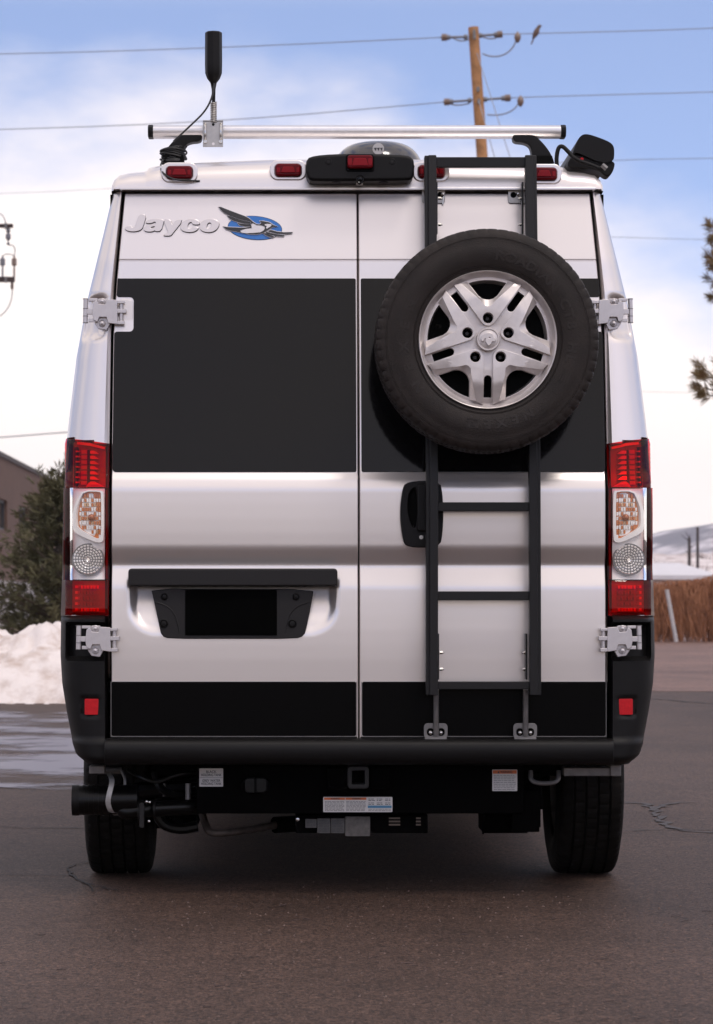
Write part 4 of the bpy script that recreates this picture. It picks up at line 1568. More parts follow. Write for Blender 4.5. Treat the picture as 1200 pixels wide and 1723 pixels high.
for px_ in (345.5, 371.5):
    MB().tube(smooth_path([P(px_, 240, AY + .03), P(px_, 238, AY - .006), P(px_, 222, AY - .014), P(px_, 208, AY - .006), P(px_, 206, AY + .03)], 2), .0042, 8).build('u_bolt', bolt_mat, ant)
    for py_ in (238,):
        p = P(px_, py_, AY - .008)
        MB().lathe([(.004, .007), (-.004, .007), (-.0042, .0005)], (p.x, AY - .004, p.z), 6).build('nut', bolt_mat, ant)
for py_ in (209.5, 242):
    p = P(359, py_, AY)
    MB().lathe([(.002, .005), (-.0005, .005), (-.0008, .0005)], (p.x, AY, p.z), 14).build('plate_hole', seal if py_ < 220 else emb_white, ant)
cab = [P(361, 140, AY - .012), P(357, 165, AY - .02), P(345, 188, AY - .03), P(322, 210, AY - .045), P(305, 226, AY - .05), P(292, 238, AY - .05)]
MB().tube(smooth_path(cab, 3), .0035, 8).build('cable', cable_mat, ant)
coil = []
cc = P(291.5, 256, AY + .03)
for k in range(0, 9 * 24 + 1):
    f = k / (9 * 24)
    an = f * 9 * 2 * math.pi
    rr_ = .044 + .004 * math.sin(an * .37 + 1)
    coil.append((cc.x + rr_ * math.cos(an), RY + rr_ * .85 * math.sin(an), cc.z + .018 - .042 * f + .008 * math.cos(an + f * 5)))
MB().tube(coil, .0038, 6).build('cable_coil', cable_mat, ant, smooth=180)
MB().tube(smooth_path([P(275, 268, RY - .06), P(270, 277, .25), P(271, 288, .12), P(284, 299, .10), P(300, 303, .10), P(318, 303.8, .108), P(336, 304.6, .128)], 3), .0033, 8).build('cable_tail', cable_mat, ant, smooth=180)

# ================================================================== AWNING
aw = thing('awning_case', 'black rolled awning case with rounded end cap on the right roof edge', 'awning', P(990, 300, .2))
Q = lambda x, y: (720 + x / 2.5, 30 + y / 2.5)
endp = [Q(*q) for q in ((600, 615), (606, 572), (622, 520), (640, 494), (664, 487), (700, 497), (772, 524), (784, 540), (786, 590), (780, 625), (764, 650), (735, 640), (700, 622), (650, 590), (630, 600))]
YA = .22
ol = ccw(pxpoly(smooth_poly([Q(608, 572), Q(626, 520), Q(644, 494), Q(666, 487), Q(704, 497), Q(768, 522), Q(784, 542), Q(785, 575), Q(782, 600), Q(750, 612), Q(700, 600), Q(650, 575), Q(622, 566)], 2), YA))
MB().prism(ol, YA, YA + .05).build('end_cap', plastic, aw, bevel=.008, bseg=3)
ol2 = [(x * .995 + .004, z * .999 + .002) for x, z in ol]
MB().prism(ol2, YA + .052, 3.9).build('case', plastic_dk, aw)
ol = ccw(pxpoly(smooth_poly([Q(576, 634), Q(606, 575), Q(640, 578), Q(700, 602), Q(786, 602), Q(782, 640), Q(762, 672), Q(740, 668), Q(715, 642), Q(640, 634)], 2), YA + .03))
MB().prism(ol, YA + .012, YA + .09).build('bracket', plastic, aw, bevel=.006)
MB().tube(smooth_path([P(*Q(545, 634), .2), P(*Q(540, 595), .2), P(*Q(548, 545), .2), P(*Q(566, 538), .2), P(*Q(590, 562), .19), P(*Q(620, 596), .18), P(*Q(690, 620), .18), P(*Q(735, 640), .18)], 3), .0075, 10).build('cable_loop', plastic, aw, smooth=180)
p = P(*Q(738, 631), .2)
MB().tube([p + Vector((-.008, -.03, .006)), p + Vector((.008, -.03, -.008))], .009, 10).build('crank_eye', dull_steel, aw)
p = P(*Q(650, 592), .2)
MB().lathe([(.0, .006), (-.004, .005), (-.0045, .0005)], (p.x, .214, p.z), 10).build('rivet', red_plastic, aw)

exec_bg = True

# ================================================================== GROUND
def asphalt(name, base, sp=(0.21, 0.135, 0.11), worn=1.0):
    m = bpy.data.materials.new(name)
    m.use_nodes = True
    t = m.node_tree
    b = t.nodes['Principled BSDF']
    b.inputs['Roughness'].default_value = 0.62
    b.inputs['Specular IOR Level'].default_value = 0.22
    tcn = t.nodes.new('ShaderNodeTexCoord')
    def noi(sc, det=4, ro=.6):
        n = t.nodes.new('ShaderNodeTexNoise')
        n.inputs['Scale'].default_value = sc
        n.inputs['Detail'].default_value = det
        n.inputs['Roughness'].default_value = ro
        t.links.new(tcn.outputs['Object'], n.inputs[0])
        return n.outputs[0]
    def ramp(src, a, b_, ca, cb):
        r_ = t.nodes.new('ShaderNodeValToRGB')
        r_.color_ramp.elements[0].position = a
        r_.color_ramp.elements[1].position = b_
        r_.color_ramp.elements[0].color = (*ca, 1)
        r_.color_ramp.elements[1].color = (*cb, 1)
        t.links.new(src, r_.inputs[0])
        return r_.outputs[0]
    def mixc(f, a, b_):
        x = t.nodes.new('ShaderNodeMix')
        x.data_type = 'RGBA'
        if isinstance(f, float):
            x.inputs[0].default_value = f
        else:
            t.links.new(f, x.inputs[0])
        for i, v in ((6, a), (7, b_)):
            if isinstance(v, tuple):
                x.inputs[i].default_value = (*v, 1)
            else:
                t.links.new(v, x.inputs[i])
        return x.outputs[2]
    big = ramp(noi(.55, 6, .65), .34, .68, tuple(v * .72 for v in base), tuple(v * 1.28 for v in base))
    vo = t.nodes.new('ShaderNodeTexVoronoi')
    vo.inputs['Scale'].default_value = 95
    t.links.new(tcn.outputs['Object'], vo.inputs[0])
    stone = ramp(vo.outputs['Distance'], .15, .42, (1, 1, 1), (0, 0, 0))
    pick = ramp(noi(55, 2), .55, .68, (0, 0, 0), (1, 1, 1))
    mu = t.nodes.new('ShaderNodeMath')
    mu.operation = 'MULTIPLY'
    t.links.new(stone, mu.inputs[0])
    t.links.new(pick, mu.inputs[1])
    mu2 = t.nodes.new('ShaderNodeMath')
    mu2.operation = 'MULTIPLY'
    mu2.inputs[1].default_value = .8 * worn
    t.links.new(mu.outputs[0], mu2.inputs[0])
    c1 = mixc(mu2.outputs[0], big, sp)
    vc = t.nodes.new('ShaderNodeTexVoronoi')
    vc.inputs['Scale'].default_value = 130
    t.links.new(tcn.outputs['Object'], vc.inputs[0])
    sc_ = t.nodes.new('ShaderNodeSeparateColor')
    t.links.new(vc.outputs['Color'], sc_.inputs[0])
    fine = ramp(sc_.outputs[0], .05, .95, (.22, .21, .20), (1.8, 1.77, 1.75))
    blot = ramp(noi(9, 4, .6), .35, .65, (.86, .86, .86), (1.12, 1.12, 1.12))
    xb = t.nodes.new('ShaderNodeMix')
    xb.data_type = 'RGBA'
    xb.blend_type = 'MULTIPLY'
    xb.inputs[0].default_value = 1
    t.links.new(fine, xb.inputs[6])
    t.links.new(blot, xb.inputs[7])
    fine = xb.outputs[2]
    x = t.nodes.new('ShaderNodeMix')
    x.data_type = 'RGBA'
    x.blend_type = 'MULTIPLY'
    x.inputs[0].default_value = .95
    t.links.new(c1, x.inputs[6])
    t.links.new(fine, x.inputs[7])
    t.links.new(x.outputs[2], b.inputs['Base Color'])
    ad = t.nodes.new('ShaderNodeMath')
    ad.operation = 'ADD'
    t.links.new(stone, ad.inputs[0])
    t.links.new(noi(180, 3), ad.inputs[1])
    bu = t.nodes.new('ShaderNodeBump')
    bu.inputs['Strength'].default_value = .55
    bu.inputs['Distance'].default_value = .006
    t.links.new(ad.outputs[0], bu.inputs['Height'])
    t.links.new(bu.outputs[0], b.inputs['Normal'])
    return m


asph = asphalt('asphalt', (0.057, 0.0345, 0.0262))
earth = M('dry_earth', (0.085, 0.066, 0.052), 0.9, var=.3, vscale=.05)
m = MB()
m.grid([[(x, y, -.05) for x in (-2500, -200, 200, 2900)] for y in (-280, -100, 300, 3650)])
struct(m.build('ground', earth, None, smooth=0))
m = MB()
m.grid([[(x, y, 0) for x in (-60, -8, 0, 8, 70)] for y in (-60, -5, 0, 30, 160)])
struct(m.build('parking_lot', asph, None, smooth=0))

pale_asph = asphalt('pale_asphalt', (0.170, 0.104, 0.086), (0.28, 0.2, 0.18), .6)  # paler asphalt over the far part of the lot
m = MB()
rows = []
for i in range(41):
    x = -58 + i * 3.2
    rows.append([(x, (G0y := 20.6 - .05 * x + .12 * noise.noise(Vector((x * .8, 0, 0)))), .004), (x, 60, .004), (x, 159, .004)])
m.grid(rows)
struct(m.build('road', pale_asph, None, smooth=0))

# cracks: narrow ragged dark strips
crack_m = M('crack_filler', (0.014, 0.012, 0.012), 0.8)
seal_m = M('damp_crack', (0.050, 0.040, 0.038), 0.6, var=.3, vscale=8, spec=.2)


def crack(pts, wd, mat, seed, jit=.03, z=.004):
    r_ = random.Random(seed)
    pts = [Vector(p) for p in pts]
    q = [pts[0]]
    for a, b in zip(pts, pts[1:]):
        n = max(2, int((b - a).length / .05))
        n = min(n, 120)
        for k in range(1, n + 1):
            q.append(a.lerp(b, k / n) + Vector((r_.gauss(0, jit), r_.gauss(0, jit), 0)))
    rows = []
    for i, p in enumerate(q):
        d = (q[min(i + 1, len(q) - 1)] - q[max(i - 1, 0)])
        d.normalize()
        nn = Vector((-d.y, d.x, 0)) * wd * r_.uniform(.35, 1.2) * (.25 if i in (0, len(q) - 1) else 1)
        rows.append([(p.x - nn.x, p.y - nn.y, z), (p.x + nn.x, p.y + nn.y, z)])
    return MB().grid(rows)


def G(px, py):
    d = H * F / (py - VY)
    return Vector((CX + (px - VX) / F * d, d - D0, 0))


def cracks(lines, wd, mat, seed, jit=.02):
    m = MB()
    for i, l in enumerate(lines):
        k = crack([G(*p) for p in l], wd, mat, seed + i, jit, .004 + .0006 * i)
        m.add(k.v, k.f)
    return m


struct(cracks([[(-60, 1474), (20, 1472), (100, 1474), (160, 1474)], [(112, 1462), (122, 1474), (140, 1486), (178, 1496), (200, 1500)], [(112, 1462), (130, 1455), (158, 1448)], [(140, 1486), (150, 1494), (160, 1503)]], .006, crack_m, 5, .006).build('road_crack', crack_m, None, smooth=0))
struct(cracks([[(-60, 1390), (60, 1393), (150, 1394)]], .010, crack_m, 15, .012).build('road_crack', crack_m, None, smooth=0))
struct(cracks([[(1050, 1352), (1080, 1352), (1098, 1362), (1112, 1380), (1140, 1398), (1190, 1402), (1240, 1401)], [(1098, 1362), (1130, 1352), (1170, 1350)]], .022, seal_m, 25, .016).build('road_crack', seal_m, None, smooth=0))
struct(cracks([[(1000, 1400), (1060, 1399), (1130, 1397), (1240, 1399)]], .010, crack_m, 28, .012).build('road_crack', crack_m, None, smooth=0))
struct(cracks([[(1060, 1175), (1120, 1178), (1180, 1183), (1260, 1186)]], .035, crack_m, 35, .03).build('road_crack', crack_m, None, smooth=0))

# loose grit on the tarmac near the camera
gr_ = random.Random(41)
m = MB()
for k in range(2600):
    px_, py_ = gr_.uniform(-150, 1350), 1480 + 330 * gr_.random() ** .8
    g_ = G(px_, py_)
    s_ = gr_.choice((.0014, .002, .002, .003, .0045))
    a0 = gr_.uniform(0, 6.28)
    ring = [(g_.x + s_ * gr_.uniform(.7, 1.25) * math.cos(a0 + q * 1.2566), g_.y + s_ * gr_.uniform(.7, 1.25) * math.sin(a0 + q * 1.2566), .0005) for q in range(5)]
    m.add(ring + [(g_.x + s_ * .2, g_.y, s_ * 1.1)], [(q, (q + 1) % 5, 5) for q in range(5)])
gv = m.build('gravel', M('grit', (.07, .045, .037), .8, c2=(.155, .105, .088), vscale=3.7), None, smooth=0)
gv['kind'] = 'stuff'
m = MB()
for k in range(46):
    g_ = G(gr_.uniform(-50, 1250), 1500 + 300 * gr_.random())
    a0, l_ = gr_.uniform(-.6, .6), gr_.uniform(.012, .035)
    m.tube([(g_.x, g_.y, .002), (g_.x + l_ * math.cos(a0), g_.y + l_ * math.sin(a0), .0035)], .0011, 4)
tw = m.build('litter', darkwood, None, smooth=0)
tw['kind'] = 'stuff'

# ice and melt on the left
ice_m = bpy.data.materials.new('thin_ice')
ice_m.use_nodes = True
t = ice_m.node_tree
b = t.nodes['Principled BSDF']
b.inputs['Base Color'].default_value = (.20, .187, .235, 1)
b.inputs['Roughness'].default_value = .38
b.inputs['Specular IOR Level'].default_value = .6
tcn = t.nodes.new('ShaderNodeTexCoord')
mpn = t.nodes.new('ShaderNodeMapping')
t.links.new(tcn.outputs['Object'], mpn.inputs[0])
nn = t.nodes.new('ShaderNodeTexNoise')
nn.inputs['Scale'].default_value = .8
nn.inputs['Detail'].default_value = 8
nn.inputs['Roughness'].default_value = .6
t.links.new(mpn.outputs[0], nn.inputs[0])
ra = t.nodes.new('ShaderNodeValToRGB')
ra.color_ramp.elements[0].position = .42
ra.color_ramp.elements[1].position = .54
ra.color_ramp.elements[0].color = (0, 0, 0, 1)
ra.color_ramp.elements[1].color = (.78, .78, .78, 1)
t.links.new(nn.outputs[0], ra.inputs[0])
t.links.new(ra.outputs[0], b.inputs['Alpha'])
r2 = random.Random(3)
m = MB()
cx0, cy0 = -3.2, 10.6
rows = []
n = 90
ring = []
for k in range(n):
    a = 2 * math.pi * k / n
    q = 1 + .35 * noise.noise(Vector((math.cos(a) * 2, math.sin(a) * 2, 4))) + .12 * noise.noise(Vector((math.cos(a) * 9, math.sin(a) * 9, 1)))
    ring.append((cx0 + 3.0 * q * math.cos(a), cy0 + 5.4 * q * math.sin(a), .005))
m.add(ring, [tuple(range(n))])
ice = m.build('ice', ice_m, None, smooth=0)
ice['kind'] = 'stuff'

# ================================================================== SNOW BANK
snow_m = M('dirty_snow', (0.70, 0.635, 0.605), 0.8, c2=(.40, .30, .245), vscale=3.4, bump=.9, bscale=17)
t = snow_m.node_tree
for nd in t.nodes:
    if nd.type == 'VALTORGB':
        nd.color_ramp.elements[0].position = .47
        nd.color_ramp.elements[1].position = .74
m = MB()
rows = []
for j in range(0, 101):
    v = j / 100
    row = []
    for i in range(0, 221):
        x = -8.5 + i * .0375
        y = 17.0 + v * 4.2
        edge = .35 * noise.noise(Vector((x * .7, 0, 3)))
        f = max(0.0, min(1.0, (v * 4.2 - .15 - edge) / 1.9))
        prof_ = math.sin(min(f, 1) * math.pi / 2) ** .75 * (1 - sstep(.72, 1.0, v) * .95)
        hgt = float(np.interp(x, [-11, -5, -3.4, -2.6, -1.8, -1.0, -.5], [.6, .55, .55, .68, .76, .6, .05]))
        z = hgt * prof_
        z += prof_ * (.15 * noise.noise(Vector((x * 1.6, y * 1.6, 0))) + .19 * abs(noise.noise(Vector((x * 3.6, y * 3.6, 5)))) + .09 * abs(noise.noise(Vector((x * 8, y * 8, 9)))) - .08)
        yq = y + .09 * noise.noise(Vector((x * 3, y * 3, 12)))
        row.append((x + .05 * noise.noise(Vector((x * 5, y * 5, 22))), yq, max(z, -.02) if f > 0 else -.02))
    rows.append(row)
m.grid(rows)
tag(m.build('snow_bank', snow_m, None, smooth=180), 'dirty white ploughed snow bank below the conifer, left of the van', 'snow bank')
# loose lumps fallen at its foot
m = MB()
for k in range(70):
    x, y = r2.uniform(-8, -1.6), 16.9 + abs(r2.gauss(0, .18))
    s_ = r2.uniform(.015, .05)
    pts = []
    for a in range(6):
        t_ = a * math.pi / 3
        pts.append((x + s_ * math.cos(t_) * r2.uniform(.7, 1.2), y + s_ * math.sin(t_) * r2.uniform(.7, 1.2), .002))
    m.add(pts + [(x, y, s_ * .9)], [(a, (a + 1) % 6, 6) for a in range(6)])
sl_ = m.build('snow', snow_m, None, smooth=180)
sl_['kind'] = 'stuff'

# ================================================================== BUILDING ON THE LEFT
bm1 = M('brown_masonry', (0.115, 0.066, 0.049), 0.85, var=.12, vscale=1.4, bump=.3, bscale=14)
concrete = M('pale_concrete', (0.30, 0.28, 0.275), 0.85, var=.12, vscale=.8)
frame_m = M('dark_window_frame', (0.03, 0.028, 0.03), 0.5)
glass_m = M('window_glass', (0.30, 0.33, 0.36), 0.04, 0.9)
coping_m = M('coping', (0.055, 0.043, 0.040), 0.7)
bx = -9.3
bld = thing('brown_building', 'long brown flat-roofed building behind the conifer on the left', 'building', (bx - 6, 95, 0))
wins = []
yw = 64.0
while yw < 122:
    wins.append((yw, yw + 3.4))
    yw += 7.6
zwa, zwb, wt_ = 3.15, 4.15, 5.5
m = MB()
def wall_strip(y0, y1, z0, z1):
    m.box(bx - .3, bx, y0, y1, z0, z1)
wall_strip(60, 126, 1.5, zwa)
wall_strip(60, 126, zwb, wt_)
e = 60
for a, b_ in wins:
    wall_strip(e, a, zwa, zwb)
    e = b_
wall_strip(e, 126, zwa, zwb)
m.box(bx - 12, bx - .3, 60, 60.3, 0, wt_)
m.box(bx - 12, bx - .3, 125.7, 126, 0, wt_)
m.box(bx - 12, bx - .31, 60.3, 125.7, wt_ - .3, wt_ - .1)
m.build('wall', bm1, bld, smooth=0)
MB().box(bx - .3, bx + .06, 60, 126, -.05, 1.5).build('plinth', concrete, bld, smooth=0)
MB().box(bx - .34, bx + .05, 59.95, 126.05, wt_, wt_ + .16).build('coping', coping_m, bld, smooth=0)
for a, b_ in wins:
    wf = MB()
    for q0, q1, z0, z1 in ((a, b_, zwa, zwa + .08), (a, b_, zwb - .08, zwb), (a, a + .08, zwa + .08, zwb - .08), (b_ - .08, b_, zwa + .08, zwb - .08), ((a + b_) / 2 - .05, (a + b_) / 2 + .05, zwa + .08, zwb - .08)):
        wf.box(bx - .20, bx - .10, q0, q1, z0, z1)
    wf = wf.build('window', frame_m, bld, smooth=0)
    MB().box(bx - .17, bx - .15, a + .08, b_ - .08, zwa + .08, zwb - .08).build('pane', glass_m, wf, smooth=0)
for yq in (70, 98):
    dd = MB().box(bx - .02, bx + .09, yq, yq + 1.6, -.02, 2.2).build('door', frame_m, bld, smooth=0)
    MB().box(bx + .09, bx + .13, yq + .2, yq + .26, .95, 1.15).build('handle', steel, dd, smooth=0)

# ================================================================== TREES
bark_m = M('conifer_bark', (0.075, 0.055, 0.042), 0.9, var=.3, vscale=9)


def needle_mat(name, c1, c2, sc):
    return M(name, c1, .75, c2=c2, vscale=sc, spec=.25)


jun_m = needle_mat('juniper_foliage', (0.055, 0.055, 0.028), (0.13, 0.115, 0.060), 2.3)
pine_m = needle_mat('pine_needles', (0.12, 0.092, 0.038), (0.26, 0.165, 0.08), 3.0)


def tuft(m, p, d, n, ln, wd, r_, spread=.9):
    """a spray of thin needles from p along d"""
    for _ in range(n):
        v = Vector((r_.gauss(0, 1), r_.gauss(0, 1), r_.gauss(0, 1)))
        v = (d + v.normalized() * spread).normalized()
        s_ = v.cross(Vector((r_.gauss(0, 1), r_.gauss(0, 1), r_.gauss(0, 1)))).normalized() * wd
        b0 = p + d * r_.uniform(0, ln * .6)
        tip = b0 + v * ln * r_.uniform(.6, 1.1)
        mid = b0.lerp(tip, .55)
        o = len(m.v)
        m.v += [tuple(b0), tuple(mid - s_), tuple(tip), tuple(mid + s_)]
        m.f.append((o, o + 1, o + 2, o + 3))


def juniper(base, h, rad, label, seed, nb=110):
    r_ = random.Random(seed)
    root = thing('conifer_tree', label, 'tree', base)
    base = Vector(base)
    tr = MB()
    tr.tube([base + Vector((0, 0, -.1)), base + Vector((.03, 0, h * .4)), base + Vector((-.03, .02, h * .97))], [.085, .06, .012], 8)
    cr = MB()
    for k in range(nb):
        f = (k + r_.random()) / nb
        z = h * (.06 + .92 * f)
        rr_ = rad * (1 - f) ** .85 * r_.uniform(.55, 1.12) + .08
        a = r_.uniform(0, 2 * math.pi)
        up_ = .25 + .8 * f
        o = base + Vector((0, 0, z * .92))
        tip = o + Vector((math.cos(a) * rr_, math.sin(a) * rr_, rr_ * up_ * r_.uniform(.3, .9)))
        mid = o.lerp(tip, .5) + Vector((0, 0, -.06 * rr_))
        path = smooth_path([o, mid, tip], 2)
        tr.tube(path, [.018 * (1 - i / len(path)) + .004 for i in range(len(path))], 5, False)
        ns = int(9 + rr_ * 14)
        for i in range(ns):
            g = r_.uniform(.25, 1.0)
            p = o.lerp(tip, g) + Vector((r_.gauss(0, .07), r_.gauss(0, .07), r_.gauss(0, .05))) * (1 + rr_)
            d = ((tip - o).normalized() + Vector((r_.gauss(0, .5), r_.gauss(0, .5), r_.gauss(0.1, .5)))).normalized()
            tuft(cr, p, d, 9, .13, .009, r_, .6)
    # a few bare leaders on top
    for k in range(7):
        a = r_.uniform(0, 6.28)
        o = base + Vector((0, 0, h * r_.uniform(.8, .95)))
        tip = o + Vector((math.cos(a) * .25, math.sin(a) * .25, h * r_.uniform(.10, .2)))
        tr.tube([o, tip], [.012, .003], 5, False)
        for i in range(5):
            tuft(cr, o.lerp(tip, .3 + .14 * i), (tip - o).normalized(), 6, .08, .006, r_, .7)
    tr.build('trunk', bark_m, root, smooth=60)
    cr.build('crown', jun_m, root, smooth=0)
    return root


juniper((-2.88, 23.6, 0), 2.62, .98, 'bushy olive green conifer rising behind the snow bank', 11, 150)

# pine whose branch tips hang in at the right edge
pt = thing('pine_tree', 'long needled pine whose branch tips reach in at the right edge', 'tree', (8.6, 25.0, 0))
tr, cr = MB(), MB()
r_ = random.Random(21)
pb = Vector((8.6, 25.0, 0))
tr.tube([pb + Vector((0, 0, -.1)), pb + Vector((.1, 0, 3)), pb + Vector((0, 0, 8.2))], [.19, .14, .03], 10)


def pine_branch(o, tip, dens=16, side=True):
    mid = o.lerp(tip, .55) + Vector((0, 0, -.10))
    path = smooth_path([o, mid, tip], 3)
    n = len(path)
    tr.tube(path, [.035 * (1 - i / n) + .006 for i in range(n)], 6, False)
    for k in range(dens):
        f = .35 + .65 * (k + r_.random()) / dens
        p = path[min(int(f * n), n - 1)]
        d = (path[min(int(f * n) + 1, n - 1)] - path[max(int(f * n) - 1, 0)]).normalized()
        q = p
        if side and k < dens - 2:
            dd = (d * .7 + Vector((r_.gauss(0, .5), r_.gauss(0, .5), r_.uniform(-.1, .8)))).normalized()
            q = p + dd * r_.uniform(.12, .32)
            tr.tube([p, q], [.008, .004], 5, False)
            d = dd
        tuft(cr, q, d, 60, .15, .0046, r_, .8)


# the tips that show in the photograph
def at(px, py, dist):
    return Vector((CX + (px - VX) / F * dist, dist - D0, H + (VY - py) / F * dist))


pine_branch(Vector((8.6, 25, 2.8)), at(1190, 664, 34.6), 18)
pine_branch(Vector((8.6, 25, 2.7)), at(1191, 634, 35.4), 14)
pine_branch(Vector((8.6, 25, 5.0)), at(1217, 418, 34.4), 16)
pine_branch(Vector((8.6, 25, 4.2)), at(1216, 480, 35.2), 16)
pine_branch(Vector((8.6, 25, 4.6)), at(1212, 452, 35.0), 18)
pine_branch(Vector((8.6, 25, 5.2)), at(1210, 404, 34.8), 18)
pine_branch(Vector((8.6, 25, 4.0)), at(1209, 503, 34.9), 16)
pine_branch(Vector((8.6, 25, 2.9)), at(1182, 652, 34.9), 16)
for k in range(46):
    z = 2.3 + 5.6 * k / 46
    a = r_.uniform(-.5, math.pi + .5) if False else r_.uniform(0, 2 * math.pi)
    ln = (2.3 - .26 * (z - 2.3)) * r_.uniform(.7, 1.0)
    if math.cos(a) < -.2:
        ln = min(ln, 1.25)
    o = pb + Vector((0, 0, z))
    pine_branch(o, o + Vector((math.cos(a) * ln, math.sin(a) * ln, .25 * ln)), 10)
tr.build('trunk', bark_m, pt, smooth=60)
cr.build('crown', pine_m, pt, smooth=0)

# ================================================================== UTILITY POLES AND WIRES
wood_m = M('pole_wood', (0.37, 0.185, 0.078), 0.8, var=.35, vscale=5, bump=.3, bscale=30)
wire_m = M('wire', (0.22, 0.22, 0.25), 0.5)
ins_m = M('insulator_brown', (0.20, 0.14, 0.11), 0.3)
ins_g = M('insulator_grey', (0.16, 0.16, 0.18), 0.35)
PD = 60.0
pole = thing('utility_pole', 'leaning brown wooden utility pole behind the roof rack', 'utility pole', at(868, 1082, PD))
ptop, pbot = at(796.5, 46, PD), at(868, 1086, PD)
m = MB()
m.tube([pbot, pbot.lerp(ptop, .5), ptop], [.17, .135, .112], 16)
m.build('pole_shaft', wood_m, pole, smooth=50)
def pole_at(py):
    f = (1086 - py) / (1086 - 46)
    return pbot.lerp(ptop, f)
for py in (56, 64, 152, 172):
    p = pole_at(py)
    MB().box(p.x - .03, p.x + .03, p.y - .16, p.y - .09, p.z - .05, p.z + .05).build('bolt_plate', dull_steel, pole)
for (x0, y0), (x1, y1), nm in (((742, 63), (788, 62), 'l'), ((804, 60), (846, 57.5), 'r'), ((746, 172), (795, 168.5), 'l'), ((812, 167.5), (860, 164.5), 'r')):
    a, b_ = at(x0, y0, PD), at(x1, y1, PD)
    MB().tube([a, b_], .028, 6).build('strain_rod', ins_g, pole)
    for f in (.08, .16, .28, .9):
        p = a.lerp(b_, f if nm == 'l' else 1 - f)
        d = (b_ - a).normalized()
        MB().tube([p - d * .035, p + d * .035], .075 if f < .2 else .055, 10).build('insulator', ins_m if f < .2 else ins_g, pole)
for pts in ([(758, 62), (775, 70), (790, 66)], [(812, 62), (826, 66), (838, 63), (846, 57)], [(871, 60), (866, 76), (856, 88), (842, 95), (824, 95), (812, 90)], [(876, 169), (866, 184), (850, 192), (834, 194), (820, 193)], [(750, 172), (768, 178), (790, 174)]):
    MB().tube(smooth_path([at(a, b_, PD) for a, b_ in pts], 3), .016, 6).build('jumper_wire', wire_m, pole, smooth=180)
for px_, py_ in ((871, 61), (876, 168.5)):
    p = at(px_, py_, PD)
    MB().lathe([(-.14, .02), (-.10, .05), (-.04, .075), (.02, .07), (.06, .04), (.1, .015)], p, 10, axis='z').build('insulator', ins_m, pole)
for (a0, b0), (a1, b1) in (((803, 90), (860, 270)), ((806, 170), (842, 300))):
    MB().tube([at(a0, b0, PD - .5), at(a1, b1, PD - 6), at(a1 + (a1 - a0) * 4.3, b1 + (b1 - b0) * 4.3, PD - 30) if False else at(a1 + (a1 - a0) * 3, b1 + (b1 - b0) * 3, PD - 22)], .010, 6).build('guy_wire', wire_m, pole)


def wire(name, label, pts, r0, grp='overhead power lines', mat=wire_m):
    v = [at(*p) for p in pts]
    m = MB().tube(smooth_path(v, 2), r0, 6)
    o = m.build(name, mat, None, smooth=180)
    return tag(o, label, 'power line', grp)


wire('power_line', 'upper overhead wire running left from the pole top', [(742, 63, PD), (380, 80, 62), (0, 92, 64), (-700, 100, 70)], .010)
wire('power_line', 'upper overhead wire with the perched bird, running right from the pole top', [(846, 57.5, PD), (1000, 54, 61), (1200, 48, 63), (1800, 20, 68)], .010)
wire('power_line', 'lower overhead wire running left from the pole, crossing behind the antenna spring', [(746, 172, PD), (380, 204, 62), (0, 219, 64), (-700, 232, 70)], .010)
wire('power_line', 'lower overhead wire running right from the pole above the awning case', [(860, 164.5, PD), (1000, 160, 61), (1200, 155, 63), (1800, 135, 68)], .010)
wire('power_line', 'thin wire beside the awning case at the upper right', [(1900, 256, 90), (1200, 266, 80), (1000, 270, 80), (560, 292, 85)], .010)
wire('power_line', 'faint wire meeting the upper pine branch at the right', [(1900, 412, 130), (1205, 404, 120), (1030, 399, 120), (500, 380, 125)], .011)
wire('power_line', 'faint wire meeting the lower pine tip at the right', [(1900, 668, 190), (1165, 661, 180), (1080, 659, 180), (620, 650, 185)], .012)
wire('power_line', 'faint wire low in the white cloud, above the left hinge', [(-700, 335, 120), (0, 327, 120), (190, 317, 120), (640, 296, 120)], .009)
wire('power_line', 'dark wire just above the brown building roof', [(-700, 790, 95), (0, 736, 90), (115, 727, 92), (600, 690, 100)], .022)

# bird on the wire
bird = thing('bird', 'small brown bird perched on the upper wire right of the pole', 'bird', at(902, 57, PD + .1))
bc = at(902.5, 53.5, PD)
m = MB()
ax = Vector((.35, 0, 1)).normalized()
sd_ = Vector((1, 0, -.35)).normalized()
rows = []
for f, r0, o in ((-.17, .012, -.02), (-.13, .035, -.012), (-.06, .058, 0), (.0, .064, .006), (.06, .05, .006), (.09, .038, .012), (.125, .042, .02), (.155, .034, .028), (.175, .010, .036)):
    p = bc + ax * f + sd_ * o
    rows.append([p + (sd_ * math.cos(t0) + Vector((0, 1, 0)) * math.sin(t0)) * r0 for t0 in [k * math.pi / 6 for k in range(12)]])
m.grid(rows, True)
bm3 = M('bird_feathers', (.13, .085, .065), .8, var=.3, vscale=14)
m.build('body', bm3, bird, smooth=180)
m = MB()
p = bc - ax * .15 - sd_ * .01
m.add([p + Vector((-.015, 0, 0)), p + Vector((.02, 0, 0)), p - ax * .14 + Vector((.012, 0, 0)), p - ax * .14 + Vector((-.02, .004, 0)), p + Vector((0, .02, 0)), p - ax * .14 + Vector((0, .02, 0))], [(0, 1, 2, 3), (0, 4, 5, 3), (1, 4, 5, 2)])
m.build('tail', bm3, bird)
p = bc + ax * .145 + sd_ * .055
MB().tube([p, p + Vector((.03, 0, -.004))], [.010, .002], 6).build('beak', darkwood, bird)
m = MB()
for dy in (-.015, .015):
    m.tube([bc - ax * .05 + Vector((0, dy, 0)), at(902, 57.5, PD) + Vector((0, dy, 0))], .004, 5)
m.build('legs', darkwood, bird)

